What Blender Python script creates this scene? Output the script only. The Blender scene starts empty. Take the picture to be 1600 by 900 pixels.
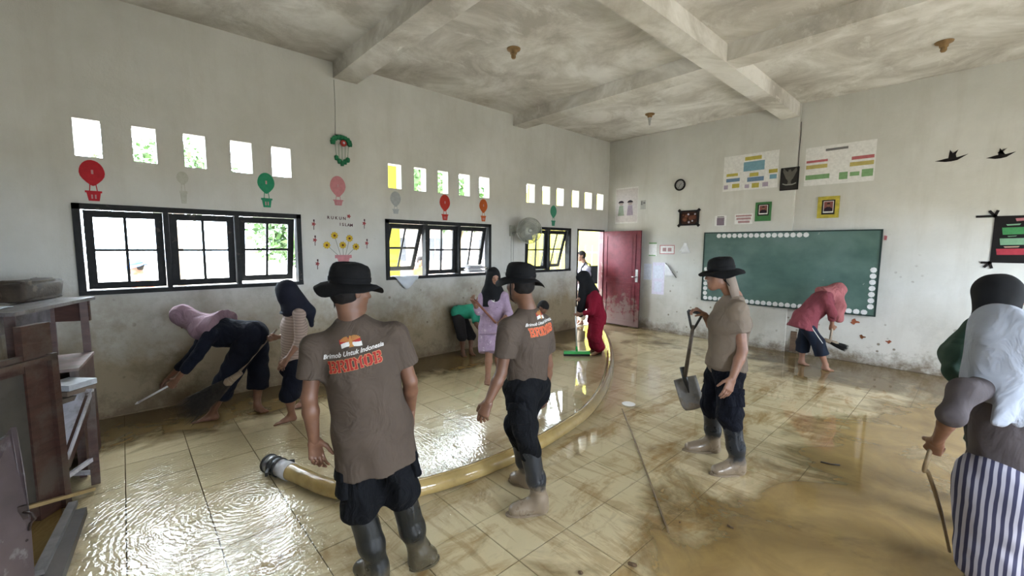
import bpy, bmesh, math, random
import numpy as np
from mathutils import Vector, Matrix
from mathutils.bvhtree import BVHTree
random.seed(7); np.random.seed(7)
PI = math.pi
SC = bpy.context.scene
# ------------------------------------------------------------------ camera, world, light, exposure
F, YAW, PIT, ROL = 665.43, 0.8307, 0.0975, 0.0069
A, B, ZC, H = 5.95, 8.465, 4.2, 1.8            # left wall x=-A, far wall y=B, ceiling, eye height
fw = np.array([-math.sin(YAW)*math.cos(PIT), math.cos(YAW)*math.cos(PIT), -math.sin(PIT)])
_r = np.array([math.cos(YAW), math.sin(YAW), 0.0]); _u = np.cross(_r, fw)
rt = _r*math.cos(ROL)+_u*math.sin(ROL); up = -_r*math.sin(ROL)+_u*math.cos(ROL)
EYE = np.array([0, 0, H]); fh = np.array([-math.sin(YAW), math.cos(YAW), 0.0])
cd = bpy.data.cameras.new('camera'); cam = bpy.data.objects.new('camera', cd)
SC.collection.objects.link(cam); SC.camera = cam
cd.sensor_width = 36; cd.lens = 36*F/1600; cd.clip_start = 0.05; cd.clip_end = 300
m4 = Matrix.Identity(4)
for i in range(3):
    m4[i][0] = rt[i]; m4[i][1] = up[i]; m4[i][2] = -fw[i]; m4[i][3] = EYE[i]
cam.matrix_world = m4

W = bpy.data.worlds.new('sky'); SC.world = W; W.use_nodes = True
nt = W.node_tree; nt.nodes.clear()
wo = nt.nodes.new('ShaderNodeOutputWorld'); wb = nt.nodes.new('ShaderNodeBackground')
tc = nt.nodes.new('ShaderNodeTexCoord'); sx = nt.nodes.new('ShaderNodeSeparateXYZ')
cr = nt.nodes.new('ShaderNodeValToRGB')
nt.links.new(tc.outputs['Generated'], sx.inputs[0]); nt.links.new(sx.outputs['Z'], cr.inputs[0])
cr.color_ramp.elements[0].color = (0.56, 0.66, 0.79, 1); cr.color_ramp.elements[1].color = (0.92, 0.96, 1.0, 1)
nt.links.new(cr.outputs[0], wb.inputs['Color']); wb.inputs['Strength'].default_value = 34.0
nt.links.new(wb.outputs[0], wo.inputs[0])

def area(name, loc, direction, sx_, sy_, power, color=(1, 1, 1), portal=False):
    ld = bpy.data.lights.new(name, 'AREA'); ld.shape = 'RECTANGLE'; ld.size = sx_; ld.size_y = sy_
    ld.energy = power; ld.color = color
    if portal: ld.cycles.is_portal = True
    o = bpy.data.objects.new(name, ld); SC.collection.objects.link(o); o.location = loc
    o.rotation_euler = Vector(direction).to_track_quat('-Z', 'Z').to_euler(); return o
# daylight through the openings of the two long walls (right-hand windows are behind the viewer's side)
for yc_, w_ in ((0.7, 2.0), (3.9, 1.95), (6.45, 1.3)):
    area('window_daylight', (-A-0.16, yc_, 1.74), (1, 0, 0), w_+.1, .92, 1, portal=True)
area('door_daylight', (-A-0.16, 7.84, 1.1), (1, 0, 0), 0.98, 2.2, 1, portal=True)
XR = 2.4
for yc_ in (0.9, 3.9, 6.9):
    area('window_daylight', (XR+0.16, yc_, 1.7), (-1, 0, 0), 1.5, 1.2, 1, portal=True)
SC.view_settings.view_transform = 'Standard'; SC.view_settings.look = 'None'
SC.view_settings.gamma = 1.0; SC.view_settings.use_curve_mapping = False
SC.view_settings.exposure = 0.45

# ------------------------------------------------------------------ helpers: points
def ray(x, y): return fw + rt*(x-800)/F - up*(y-450)/F
def at(x, y, h): d = ray(x, y); return EYE + d*h/(d@fh)           # point at horizontal distance h
def fl(x, y, z=0.0): d = ray(x, y); return EYE + d*(z-H)/d[2]      # point on the floor
def lw(x, y): d = ray(x, y); P = EYE - d*A/d[0]; return (P[1], P[2])
def fwl(x, y): d = ray(x, y); P = EYE + d*B/d[1]; return (P[0], P[2])
def V(*a): return np.array(a, float)
def nrm(v): v = np.asarray(v, float); return v/np.linalg.norm(v)

# ------------------------------------------------------------------ helpers: materials
MATS = {}
class NT:
    def __init__(s, name):
        s.m = bpy.data.materials.new(name); s.m.use_nodes = True; s.t = s.m.node_tree
        s.b = s.t.nodes['Principled BSDF']; s.o = s.t.nodes['Material Output']
    def n(s, ty, **kw):
        x = s.t.nodes.new('ShaderNode'+ty)
        for k, v in kw.items(): setattr(x, k, v)
        return x
    def l(s, a, b): s.t.links.new(a, b)
    def pos(s, scale=(1, 1, 1)):
        g = s.n('NewGeometry'); mp = s.n('Mapping'); mp.inputs['Scale'].default_value = scale
        s.l(g.outputs['Position'], mp.inputs[0]); return mp.outputs[0]
    def noise(s, vec, sc, det=4, rough=.6, dist=0):
        x = s.n('TexNoise'); s.l(vec, x.inputs['Vector']); x.inputs['Scale'].default_value = sc
        x.inputs['Detail'].default_value = det; x.inputs['Roughness'].default_value = rough
        x.inputs['Distortion'].default_value = dist; return x.outputs[0]
    def ramp(s, f, stops):
        x = s.n('ValToRGB'); s.l(f, x.inputs[0]); e = x.color_ramp.elements
        while len(e) < len(stops): e.new(0.5)
        for i, (p, c) in enumerate(stops):
            e[i].position = p
            e[i].color = (c, c, c, 1) if isinstance(c, (int, float)) else (*c, 1)
        return x.outputs[0]
    def mix(s, f, a, b, blend='MIX'):
        x = s.n('MixRGB', blend_type=blend)
        for i, v in enumerate((f, a, b)):
            if hasattr(v, 'is_linked') or hasattr(v, 'links'): s.l(v, x.inputs[i])
            elif isinstance(v, (int, float)): x.inputs[i].default_value = v if i == 0 else (v, v, v, 1)
            else: x.inputs[i].default_value = (*v, 1)
        return x.outputs[0]
    def math(s, op, a, b=None, c=None, clamp=False):
        x = s.n('Math', operation=op, use_clamp=clamp)
        for i, v in enumerate((a, b, c)):
            if v is None: continue
            if isinstance(v, (int, float)): x.inputs[i].default_value = v
            else: s.l(v, x.inputs[i])
        return x.outputs[0]
    def xyz(s, vec): x = s.n('SeparateXYZ'); s.l(vec, x.inputs[0]); return x.outputs
    def schlick(s, f0, nrm_=None):
        g = s.n('NewGeometry'); d = s.n('VectorMath', operation='DOT_PRODUCT'); s.l(g.outputs['Incoming'], d.inputs[0])
        s.l(nrm_ if nrm_ is not None else g.outputs['Normal'], d.inputs[1])
        c = s.math('SUBTRACT', 1.0, s.math('ABSOLUTE', d.outputs['Value']), clamp=True)
        return s.math('MULTIPLY_ADD', s.math('POWER', c, 5.0), 1-f0, f0)
    def bump(s, f, st=.3, dist=.01):
        x = s.n('Bump'); x.inputs['Strength'].default_value = st; x.inputs['Distance'].default_value = dist
        s.l(f, x.inputs['Height']); s.l(x.outputs[0], s.b.inputs['Normal']); return x.outputs[0]
def srgb(r, g, b):
    f = lambda c: (c/255/12.92 if c/255 <= .04045 else ((c/255+.055)/1.055)**2.4); return (f(r), f(g), f(b))
def mat(name, col, rough=.7, vary=.15, vs=6., metal=0., bump=0., bs=40., spec=None, stain=None, sth=.55, ssc=5.):
    if name in MATS: return MATS[name]
    k = NT(name); p = k.pos()
    n = k.noise(p, vs, 4)
    lo = tuple(c*(1-vary) for c in col); hi = tuple(min(1, c*(1+vary)) for c in col)
    c = k.ramp(n, [(.3, lo), (.7, hi)])
    if stain:
        s2 = k.ramp(k.noise(p, ssc, 6, .65), [(sth, 0), (sth+.06, 1)]); c = k.mix(s2, c, stain)
    k.l(c, k.b.inputs['Base Color']); k.b.inputs['Roughness'].default_value = rough
    k.b.inputs['Metallic'].default_value = metal
    if spec is not None: k.b.inputs['Specular IOR Level'].default_value = spec
    if bump: k.bump(k.noise(p, bs, 3), bump, .01)
    MATS[name] = k.m; return k.m

def wall_mat(name='limewashed_wall', gain=1.):
    k = NT(name); p = k.pos(); X, Y, Z = k.xyz(p)
    base = k.ramp(k.noise(p, .8, 6, .6), [(.35, tuple(gain*q for q in (.47, .465, .425))), (.65, tuple(gain*q for q in (.57, .565, .53)))])
    streak = k.ramp(k.noise(k.pos((2.2, 2.2, .35)), 1.6, 5, .65), [(.5, 0), (.75, 1)])
    base = k.mix(k.math('MULTIPLY', streak, .28), base, (.36, .335, .28))
    # silt left by the flood on the lower wall, thicker towards the floor and on the left wall
    nz = k.math('ADD', Z, k.math('MULTIPLY', k.math('SUBTRACT', k.noise(p, 1.3, 6, .7), .5), 1.3))
    left = k.ramp(k.math('MULTIPLY', X, -.16), [(.70, 0), (.93, 1)])
    st = k.ramp(k.math('MULTIPLY', nz, .5), [(.28, 1), (.66, 0)])
    st = k.math('MULTIPLY', st, k.math('MULTIPLY_ADD', left, .74, .20))
    base = k.mix(st, base, (.235, .18, .105))
    nz2 = k.math('ADD', Z, k.math('MULTIPLY', k.math('SUBTRACT', k.noise(p, 3.5, 7, .75), .5), .9))
    st2 = k.ramp(nz2, [(.0, 1), (.22, .0)]); base = k.mix(k.math('MULTIPLY', st2, .9), base, (.12, .085, .05))
    blot = k.math('MULTIPLY', k.ramp(k.noise(p, 2.4, 8, .74), [(.50, 0), (.62, 1)]), k.math('MULTIPLY', k.ramp(k.math('MULTIPLY', Z, .5), [(.15, 1), (.78, 0)]), k.math('MULTIPLY_ADD', left, .55, .15)))
    base = k.mix(blot, base, (.15, .112, .062))
    # mud spatter
    v = k.n('TexVoronoi'); k.l(p, v.inputs['Vector']); v.inputs['Scale'].default_value = 7
    near = k.ramp(k.math('MULTIPLY', Z, .4), [(.2, 1), (.9, 0)])
    pick = k.ramp(k.noise(p, 2.2, 3), [(.52, 0), (.58, 1)])
    sp = k.math('MULTIPLY', k.ramp(v.outputs['Distance'], [(.10, 1), (.17, 0)]), k.math('MULTIPLY', near, pick))
    base = k.mix(k.math('MULTIPLY', sp, .8), base, (.12, .085, .05))
    k.l(base, k.b.inputs['Base Color']); k.b.inputs['Roughness'].default_value = .82
    k.b.inputs['Specular IOR Level'].default_value = .25
    k.bump(k.noise(p, 9, 8, .7), .35, .02); return k.m
def ceil_mat():
    k = NT('stained_ceiling'); p = k.pos()
    a = k.noise(p, 1.1, 8, .68, .6); c = k.ramp(a, [(.36, (.42, .39, .345)), (.5, (.60, .575, .525)), (.62, (.76, .74, .70))])
    q = k.noise(k.pos((1, .35, 1)), 4.5, 8, .75); w = k.ramp(q, [(.56, 0), (.64, 1)])
    c = k.mix(k.math('MULTIPLY', w, .55), c, (.74, .73, .69))
    d = k.ramp(k.noise(p, .6, 4), [(.5, 0), (.7, 1)]); c = k.mix(k.math('MULTIPLY', d, .4), c, (.38, .345, .28))
    k.l(c, k.b.inputs['Base Color']); k.b.inputs['Roughness'].default_value = .9
    k.b.inputs['Specular IOR Level'].default_value = .2
    k.bump(k.noise(p, 7, 8, .7), .4, .03); return k.m
def tile_mat():
    k = NT('cream_floor_tile'); p = k.pos(); X, Y, Z = k.xyz(p)
    oi = k.n('ObjectInfo')
    c = k.ramp(oi.outputs['Random'], [(0, (.64, .61, .50)), (1, (.74, .71, .61))])
    sm = k.ramp(k.noise(k.pos((1.4, .5, 1)), 2.6, 6, .68, .5), [(.50, 0), (.64, 1)])
    c = k.mix(k.math('MULTIPLY', sm, k.ramp(k.math('MULTIPLY_ADD', X, .2, .80), [(.0, .12), (.38, .9)])), c, (.34, .225, .09))
    sw = k.ramp(k.noise(k.pos((.5, 2.6, 1)), 2.4, 7, .7, .5), [(.5, 0), (.58, 1)])
    c = k.mix(k.math('MULTIPLY', sw, k.ramp(k.math('MULTIPLY_ADD', X, .2, .80), [(.0, .08), (.4, .45)])), c, (.30, .20, .09))
    k.l(c, k.b.inputs['Base Color']); k.b.inputs['Roughness'].default_value = .5; k.b.inputs['Specular IOR Level'].default_value = .25
    k.bump(k.noise(p, 5, 5, .6), .08, .02); return k.m
def water_mat():
    """thin sheet of flood water: clear in places, opaque silt elsewhere, glossy skin with ripples"""
    k = NT('muddy_flood_water'); t = k.t; p = k.pos(); X, Y, Z = k.xyz(p)
    # depth of silt: right foreground, along both walls, plus patches
    rgt = k.math('MULTIPLY', k.math('SUBTRACT', k.math('ADD', X, k.math('MULTIPLY', Y, -.12)), -1.75), .9)  # grows to +x
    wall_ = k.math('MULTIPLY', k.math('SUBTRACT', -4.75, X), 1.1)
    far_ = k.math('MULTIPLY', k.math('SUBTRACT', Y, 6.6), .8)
    bck_ = k.math('MULTIPLY', k.math('SUBTRACT', -.25, Y), 2.0)
    far_ = k.math('MULTIPLY', far_, k.ramp(k.math('MULTIPLY_ADD', X, .25, 1.0), [(.25, .15), (.6, 1)]))
    mx = k.math('MAXIMUM', k.math('MAXIMUM', rgt, bck_), k.math('MAXIMUM', wall_, far_))
    n1 = k.noise(p, 1.15, 6, .62, .8)
    f = k.math('ADD', k.math('MINIMUM', mx, .75), k.math('MULTIPLY', k.math('SUBTRACT', n1, .5), 2.6))
    silt = k.ramp(f, [(.02, .04), (.55, .93)])
    streak = k.ramp(k.noise(k.pos((3.2, .8, 1)), 2.2, 8, .7, 1.2), [(.55, .0), (.75, .35)])
    silt = k.math('MAXIMUM', silt, streak)
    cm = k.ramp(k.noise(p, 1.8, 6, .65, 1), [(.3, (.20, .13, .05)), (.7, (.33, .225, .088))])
    cm = k.mix(k.math('MULTIPLY', k.ramp(k.math('MAXIMUM', wall_, far_), [(.0, 0), (.5, 1)]), .7), cm, (.10, .068, .030))  # mud colour darkened along left and far walls, carrying the shade beneath the windows
    # ripples
    rp = k.n('VectorMath', operation='SUBTRACT'); k.l(p, rp.inputs[0]); rp.inputs[1].default_value = (-3.35, .55, 0)
    ln = k.n('VectorMath', operation='LENGTH'); k.l(rp.outputs[0], ln.inputs[0])
    pud = k.ramp(k.math('MULTIPLY', ln.outputs['Value'], .4), [(.42, 1), (.75, 0)])
    pud2n = k.n('VectorMath', operation='SUBTRACT'); k.l(p, pud2n.inputs[0]); pud2n.inputs[1].default_value = (-3.3, 2.2, 0)
    ln2 = k.n('VectorMath', operation='LENGTH'); k.l(pud2n.outputs[0], ln2.inputs[0])
    pud2 = k.ramp(k.math('MULTIPLY', ln2.outputs['Value'], .4), [(.2, .55), (.5, 0)])
    pud = k.math('MAXIMUM', pud, pud2)
    wv = k.n('TexWave', wave_type='RINGS', rings_direction='SPHERICAL'); k.l(rp.outputs[0], wv.inputs['Vector'])
    wv.inputs['Scale'].default_value = 9.0; wv.inputs['Distortion'].default_value = 7; wv.inputs['Detail'].default_value = 1.5
    wv.inputs['Detail Scale'].default_value = 1.6
    hgt = k.math('MULTIPLY', k.math('ADD', k.math('MULTIPLY', wv.outputs['Fac'], 1.5), k.math('MULTIPLY', k.noise(p, 34, 2, .5, 1.5), 1.5)), k.math('MULTIPLY', pud, k.ramp(k.noise(p, 3.5, 3), [(.35, .35), (.65, 1)])))
    hgt = k.math('ADD', hgt, k.math('MULTIPLY', k.noise(p, 5, 4, .55), .55))
    bp = k.n('Bump'); bp.inputs['Strength'].default_value = 1.0; bp.inputs['Distance'].default_value = .0012
    k.l(hgt, bp.inputs['Height'])
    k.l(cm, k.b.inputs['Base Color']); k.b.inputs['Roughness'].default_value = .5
    k.b.inputs['Specular IOR Level'].default_value = 0.0
    tr = k.n('BsdfTransparent'); tr.inputs[0].default_value = (.96, .91, .79, 1)
    m1 = k.n('MixShader'); k.l(silt, m1.inputs[0]); k.l(tr.outputs[0], m1.inputs[1]); k.l(k.b.outputs[0], m1.inputs[2])
    gl = k.n('BsdfGlossy'); gl.inputs['Roughness'].default_value = .035; k.l(bp.outputs[0], gl.inputs['Normal'])
    m2 = k.n('MixShader'); k.l(k.math('MULTIPLY', k.schlick(.062, bp.outputs[0]), k.math('MULTIPLY_ADD', pud, .15, 1.0), clamp=True), m2.inputs[0]); k.l(m1.outputs[0], m2.inputs[1]); k.l(gl.outputs[0], m2.inputs[2])
    k.l(m2.outputs[0], k.o.inputs['Surface']); return k.m
def glass_mat():
    k = NT('window_glass'); tr = k.n('BsdfTransparent'); tr.inputs[0].default_value = (.93, .95, .95, 1)
    gl = k.n('BsdfGlossy'); gl.inputs['Roughness'].default_value = .03
    m = k.n('MixShader'); k.l(k.schlick(.04), m.inputs[0]); k.l(tr.outputs[0], m.inputs[1]); k.l(gl.outputs[0], m.inputs[2])
    k.l(m.outputs[0], k.o.inputs['Surface']); return k.m
def mudcloth(name, col, mud, z0=0., z1=.8, vary=.2, rough=.85, th=.5, wet=False, sc=7.):
    """cloth or rubber splashed with mud: more of it towards the ground (world height)"""
    k = NT(name); p = k.pos(); X, Y, Z = k.xyz(p)
    c = k.ramp(k.noise(p, 9, 4), [(.3, tuple(x*(1-vary) for x in col)), (.7, tuple(x*(1+vary) for x in col))])
    g = k.math('DIVIDE', k.math('SUBTRACT', z1, Z), z1-z0)
    f = k.math('ADD', k.math('MULTIPLY', k.math('SUBTRACT', k.noise(p, sc, 7, .68), .5), 1.7), g)
    f = k.ramp(f, [(th, 0), (th+.18, 1)])
    c = k.mix(k.math('MULTIPLY', f, .9), c, mud); k.l(c, k.b.inputs['Base Color'])
    k.b.inputs['Roughness'].default_value = .3 if wet else rough
    if wet: k.l(k.ramp(k.noise(p, 8, 3), [(.35, .22), (.7, .5)]), k.b.inputs['Roughness'])
    else: k.b.inputs['Specular IOR Level'].default_value = .2
    k.bump(k.noise(p, 30, 4), .25, .006); return k.m
def cloth_mat(name, col, fold=.5, fsc=5., vary=.10, rough=.9, weave=.12, mud=None, z0=0, z1=1, th=1.):
    """woven cloth: soft colour change, weave, and fine creases as relief"""
    k = NT(name); p = k.pos(); c = k.ramp(k.noise(p, 5, 4), [(.3, tuple(x*(1-vary) for x in col)), (.7, tuple(x*(1+vary) for x in col))])
    if mud:
        X, Y, Z = k.xyz(p); g = k.math('DIVIDE', k.math('SUBTRACT', z1, Z), z1-z0)
        f = k.math('ADD', k.math('MULTIPLY', k.math('SUBTRACT', k.noise(p, 9, 7, .68), .5), 1.7), g); c = k.mix(k.math('MULTIPLY', k.ramp(f, [(th, 0), (th+.12, 1)]), .85), c, mud)
    k.l(c, k.b.inputs['Base Color']); k.b.inputs['Roughness'].default_value = rough; k.b.inputs['Specular IOR Level'].default_value = .15
    b1 = k.n('Bump'); b1.inputs['Strength'].default_value = fold; b1.inputs['Distance'].default_value = .045
    k.l(k.noise(k.pos((1.2, 1.2, .8)), fsc, 3, .5, 1.4), b1.inputs['Height'])
    b2 = k.n('Bump'); b2.inputs['Strength'].default_value = weave; b2.inputs['Distance'].default_value = .005
    k.l(k.noise(p, 110, 2), b2.inputs['Height']); k.l(b1.outputs[0], b2.inputs['Normal']); k.l(b2.outputs[0], k.b.inputs['Normal']); return k.m
def skin_mat(name, col):
    k = NT(name); p = k.pos()
    c = k.ramp(k.noise(p, 12, 4), [(.3, tuple(x*.82 for x in col)), (.7, tuple(min(1, x*1.1) for x in col))])
    k.l(c, k.b.inputs['Base Color']); k.b.inputs['Roughness'].default_value = .48
    k.b.inputs['Subsurface Weight'].default_value = .0; k.bump(k.noise(p, 60, 3), .12, .003); return k.m
def stripe_dir_mat(name, c1, c2, sc, v, wob=.02):
    k = NT(name); p = k.pos(); n = k.noise(p, 5, 2)
    d = k.n('VectorMath', operation='DOT_PRODUCT'); k.l(p, d.inputs[0]); d.inputs[1].default_value = tuple(float(q) for q in v)
    f = k.math('SINE', k.math('MULTIPLY', k.math('ADD', d.outputs['Value'], k.math('MULTIPLY', n, wob)), sc))
    k.l(k.ramp(k.math('MULTIPLY_ADD', f, .5, .5), [(.42, c1), (.58, c2)]), k.b.inputs['Base Color']); k.b.inputs['Roughness'].default_value = .9
    k.b.inputs['Specular IOR Level'].default_value = .15; return k.m
def stripe_mat(name, c1, c2, sc, direction='Z', dist=1.5):
    k = NT(name); p = k.pos(); w = k.n('TexWave', wave_type='BANDS', bands_direction=direction)
    w.inputs['Scale'].default_value = sc; w.inputs['Distortion'].default_value = dist; w.inputs['Detail'].default_value = 1
    tcn = k.n('TexCoord'); k.l(tcn.outputs['Object'], w.inputs['Vector'])
    k.l(k.ramp(w.outputs['Fac'], [(.35, c1), (.6, c2)]), k.b.inputs['Base Color'])
    k.b.inputs['Roughness'].default_value = .9; k.b.inputs['Specular IOR Level'].default_value = .15; return k.m
def wood_mat(name, c1, c2, sc=(1, 1, 9), mud=None, rough=.5):
    k = NT(name); n = k.noise(k.pos(sc), 3.0, 7, .7, 1)
    c = k.ramp(n, [(.32, c1), (.66, c2)])
    if mud: c = k.mix(k.ramp(k.noise(k.pos(), 3.2, 7, .7), [(.48, 0), (.6, .8)]), c, mud)
    k.l(c, k.b.inputs['Base Color']); k.b.inputs['Roughness'].default_value = rough
    k.bump(n, .3, .006); return k.m

# ------------------------------------------------------------------ helpers: mesh building
class MB:
    def __init__(s): s.v = []; s.f = []; s.s = []; s.mi = []; s.cur = 0
    def add(s, vs, fs, smooth=False):
        n = len(s.v); s.v += [tuple(float(c) for c in v) for v in vs]
        s.f += [tuple(n+i for i in f) for f in fs]; s.s += [smooth]*len(fs); s.mi += [s.cur]*len(fs); return s
    def box(s, lo, hi):
        x0, y0, z0 = lo; x1, y1, z1 = hi
        return s.add([(x0,y0,z0),(x1,y0,z0),(x1,y1,z0),(x0,y1,z0),(x0,y0,z1),(x1,y0,z1),(x1,y1,z1),(x0,y1,z1)],
                     [(0,3,2,1),(4,5,6,7),(0,1,5,4),(1,2,6,5),(2,3,7,6),(3,0,4,7)])
    def beam(s, a, b, w, h, upv=(0, 0, 1)):
        """bar from a to b, w across, h along upv"""
        a = np.asarray(a, float); b = np.asarray(b, float); d = nrm(b-a); sd = np.cross(d, upv)
        if np.linalg.norm(sd) < 1e-4: sd = np.cross(d, (1, 0, 0))
        sd = nrm(sd); u = np.cross(sd, d); vs = []
        for q in (a, b):
            for i, j in ((-1,-1),(1,-1),(1,1),(-1,1)): vs.append(q+sd*w/2*i+u*h/2*j)
        return s.add(vs, [(0,1,2,3),(7,6,5,4),(0,4,5,1),(1,5,6,2),(2,6,7,3),(3,7,4,0)])
    def tube(s, path, r, n=10, cap=True, closed=False):
        P = [np.asarray(q, float) for q in path]; m = len(P); vs = []; fs = []
        ref = None
        for i, q in enumerate(P):
            t = nrm(P[(i+1) % m if closed else min(i+1, m-1)]-P[(i-1) if (closed or i) else 0])
            if ref is None: ref = np.cross(t, (0, 0, 1) if abs(t[2]) < .9 else (1, 0, 0))
            ref = nrm(ref-t*(ref@t)); bb = np.cross(t, ref); rr = r[i] if hasattr(r, '__len__') else r
            for j in range(n):
                a = 2*PI*j/n; vs.append(q+rr*(ref*math.cos(a)+bb*math.sin(a)))
        for i in range(m if closed else m-1):
            for j in range(n):
                a0 = i*n+j; a1 = i*n+(j+1) % n; i2 = (i+1) % m; fs.append((a0, a1, i2*n+(j+1) % n, i2*n+j))
        s.add(vs, fs, True)
        if cap and not closed:
            k = len(s.v)-m*n
            s.f += [tuple(k+j for j in range(n))[::-1], tuple(k+(m-1)*n+j for j in range(n))]; s.s += [False]*2; s.mi += [s.cur]*2
        return s
    def prism(s, poly, O, u, v, n, t0=0., t1=.003):
        """polygon in the (u,v) frame at O, extruded along n from t0 to t1"""
        O = np.asarray(O, float); u = np.asarray(u, float); v = np.asarray(v, float); n = np.asarray(n, float); m = len(poly)
        vs = [O+u*x+v*y+n*t0 for x, y in poly]+[O+u*x+v*y+n*t1 for x, y in poly]
        fs = [tuple(range(m))[::-1], tuple(range(m, 2*m))]+[(i, (i+1) % m, m+(i+1) % m, m+i) for i in range(m)]
        return s.add(vs, fs)
    def lathe(s, prof, O, ax=(0, 0, 1), n=24, smooth=True, wob=None):
        O = np.asarray(O, float); ax = nrm(ax); e = nrm(np.cross(ax, (0, 1, 0) if abs(ax[1]) < .9 else (1, 0, 0))); g = np.cross(ax, e)
        vs = []
        for i, (r, z) in enumerate(prof):
            for j in range(n):
                a = 2*PI*j/n; dz = wob(i, a) if wob else 0
                vs.append(O+ax*(z+dz)+r*(e*math.cos(a)+g*math.sin(a)))
        fs = [(i*n+j, i*n+(j+1) % n, (i+1)*n+(j+1) % n, (i+1)*n+j) for i in range(len(prof)-1) for j in range(n)]
        return s.add(vs, fs, smooth)
    def mesh(s, name, off=(0, 0, 0)):
        me = bpy.data.meshes.new(name)
        o = np.asarray(off, float)
        me.from_pydata([tuple(np.array(v)-o) for v in s.v], [], s.f)
        me.polygons.foreach_set('use_smooth', s.s); me.polygons.foreach_set('material_index', s.mi); me.update()
        bm = bmesh.new(); bm.from_mesh(me); bmesh.ops.recalc_face_normals(bm, faces=bm.faces); bm.to_mesh(me); bm.free()
        return me

def link(name, me, m, parent=None, loc=None):
    o = bpy.data.objects.new(name, me)
    if m is not None:
        for x in (m if isinstance(m, (list, tuple)) else [m]): me.materials.append(x)
    if parent is not None: o.parent = parent
    if loc is not None: o.location = loc
    SC.collection.objects.link(o); return o
def wloc(o):
    p = np.zeros(3)
    while o is not None: p += np.array(o.location); o = o.parent
    return p
def part(name, mb, m, parent, label=None, kind=None):
    me = mb.mesh(name, wloc(parent)) if isinstance(mb, MB) else mb
    o = link(name, me, m, parent)
    if label: o['label'] = label
    if kind: o['kind'] = kind
    return o
def root(name, label, cat, loc, group=None, kind=None):
    o = bpy.data.objects.new(name, None); SC.collection.objects.link(o); o.location = tuple(float(c) for c in loc)
    o.empty_display_size = .1
    if label: o['label'] = label
    if cat: o['category'] = cat
    if group: o['group'] = group
    if kind: o['kind'] = kind
    return o
def single(name, mb, m, label, cat, group=None, kind=None, base=None):
    vs = np.array(mb.v); lo = vs.min(0); hi = vs.max(0)
    c = V((lo[0]+hi[0])/2, (lo[1]+hi[1])/2, lo[2]) if base is None else np.asarray(base, float)
    o = link(name, mb.mesh(name, c), m, None, tuple(c))
    if label: o['label'] = label
    if cat: o['category'] = cat
    if group: o['group'] = group
    if kind: o['kind'] = kind
    return o
def struct(name, mb, m, parent=None):
    o = link(name, mb.mesh(name, wloc(parent) if parent else (0, 0, 0)), m, parent)
    if parent is None: o['kind'] = 'structure'
    return o
def dup(o, loc, label=None):
    def cp(x, par):
        c = x.copy(); SC.collection.objects.link(c); c.parent = par
        for ch in list(x.children): cp(ch, c)
        return c
    r = cp(o, None); r.location = loc
    if label: r['label'] = label
    return r

# ------------------------------------------------------------------ structure
WALL = wall_mat(); WALL2 = wall_mat('lighter_limewashed_wall', 1.08); CEIL = ceil_mat(); TILE = tile_mat(); WATER = water_mat(); GLASS = glass_mat()  # far wall: same coat with its base colour raised a little
BLACKW = mat('black_painted_timber', (.010, .010, .010), .6, .4, 14, spec=.25, stain=(.06, .052, .04), sth=.62, ssc=9)
TH = .15
def wall_with_holes(mb, a0, a1, z1, holes, place):
    """solid cells between the openings; place(u0,u1,z0,z1) adds one block"""
    us = sorted({a0, a1} | {h[0] for h in holes} | {h[1] for h in holes}); zs = sorted({0., z1} | {h[2] for h in holes} | {h[3] for h in holes})
    for i in range(len(us)-1):
        run = None
        for j in range(len(zs)-1):
            cu = (us[i]+us[i+1])/2; cz = (zs[j]+zs[j+1])/2
            hole = any(h[0] < cu < h[1] and h[2] < cz < h[3] for h in holes)
            if not hole: run = [zs[j], zs[j+1]] if run is None else [run[0], zs[j+1]]
            if (hole or j == len(zs)-2) and run: place(us[i], us[i+1], run[0], run[1]); run = None
WIN = [(-.337, 1.726), (2.889, 4.905), (5.77, 7.12)]; WZ = (1.285, 2.19)
VENT = [(-.281, -.087), (.146, .335), (.566, .761), (1.0, 1.214), (1.427, 1.641),
        (2.954, 3.166), (3.382, 3.592), (3.806, 4.004), (4.219, 4.444), (4.65, 4.874),
        (5.80, 6.02), (6.24, 6.457), (6.66, 6.878), (7.153, 7.379), (7.583, 7.835), (8.024, 8.263)]
holes = [(a, b, *WZ) for a, b in WIN]+[(a, b, 2.645, 3.0) for a, b in VENT]+[(7.35, 8.33, 0., 2.19)]
YB = -.86
mb = MB(); wall_with_holes(mb, YB, B+.2, ZC, holes, lambda u0, u1, z0, z1: mb.box((-A-TH, u0, z0), (-A, u1, z1)))
struct('wall_left', mb, WALL)
XP = -2.19                                  # the far wall steps back to the right of the pilaster
mb = MB(); mb.box((-A-TH, B, 0), (XP, B+.2, ZC)); mb.box((XP, B+.045, 0), (XR+.2, B+.2, ZC)); struct('wall_far', mb, WALL2)
mb = MB(); mb.box((-A-TH, YB-.2, 0), (XR+.2, YB, ZC)); struct('wall_back', mb, WALL)
mb = MB(); rh = [(.15, 1.65, 1.1, 2.3), (3.15, 4.65, 1.1, 2.3), (6.15, 7.65, 1.1, 2.3)]
wall_with_holes(mb, YB, B+.2, ZC, rh, lambda u0, u1, z0, z1: mb.box((XR, u0, z0), (XR+TH, u1, z1))); struct('wall_right', mb, WALL)
mb = MB(); mb.box((-A-TH, YB-.2, ZC), (XR+.2, B+.2, ZC+.15)); struct('ceiling', mb, CEIL)
mb = MB(); mb.box((-A+.001, 2.2, 4.0), (XR, 2.52, ZC)); struct('trim_1', mb, CEIL)
mb = MB(); mb.box((-A+.001, 5.43, 4.0), (XR, 5.74, ZC)); struct('trim_2', mb, CEIL)
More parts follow.
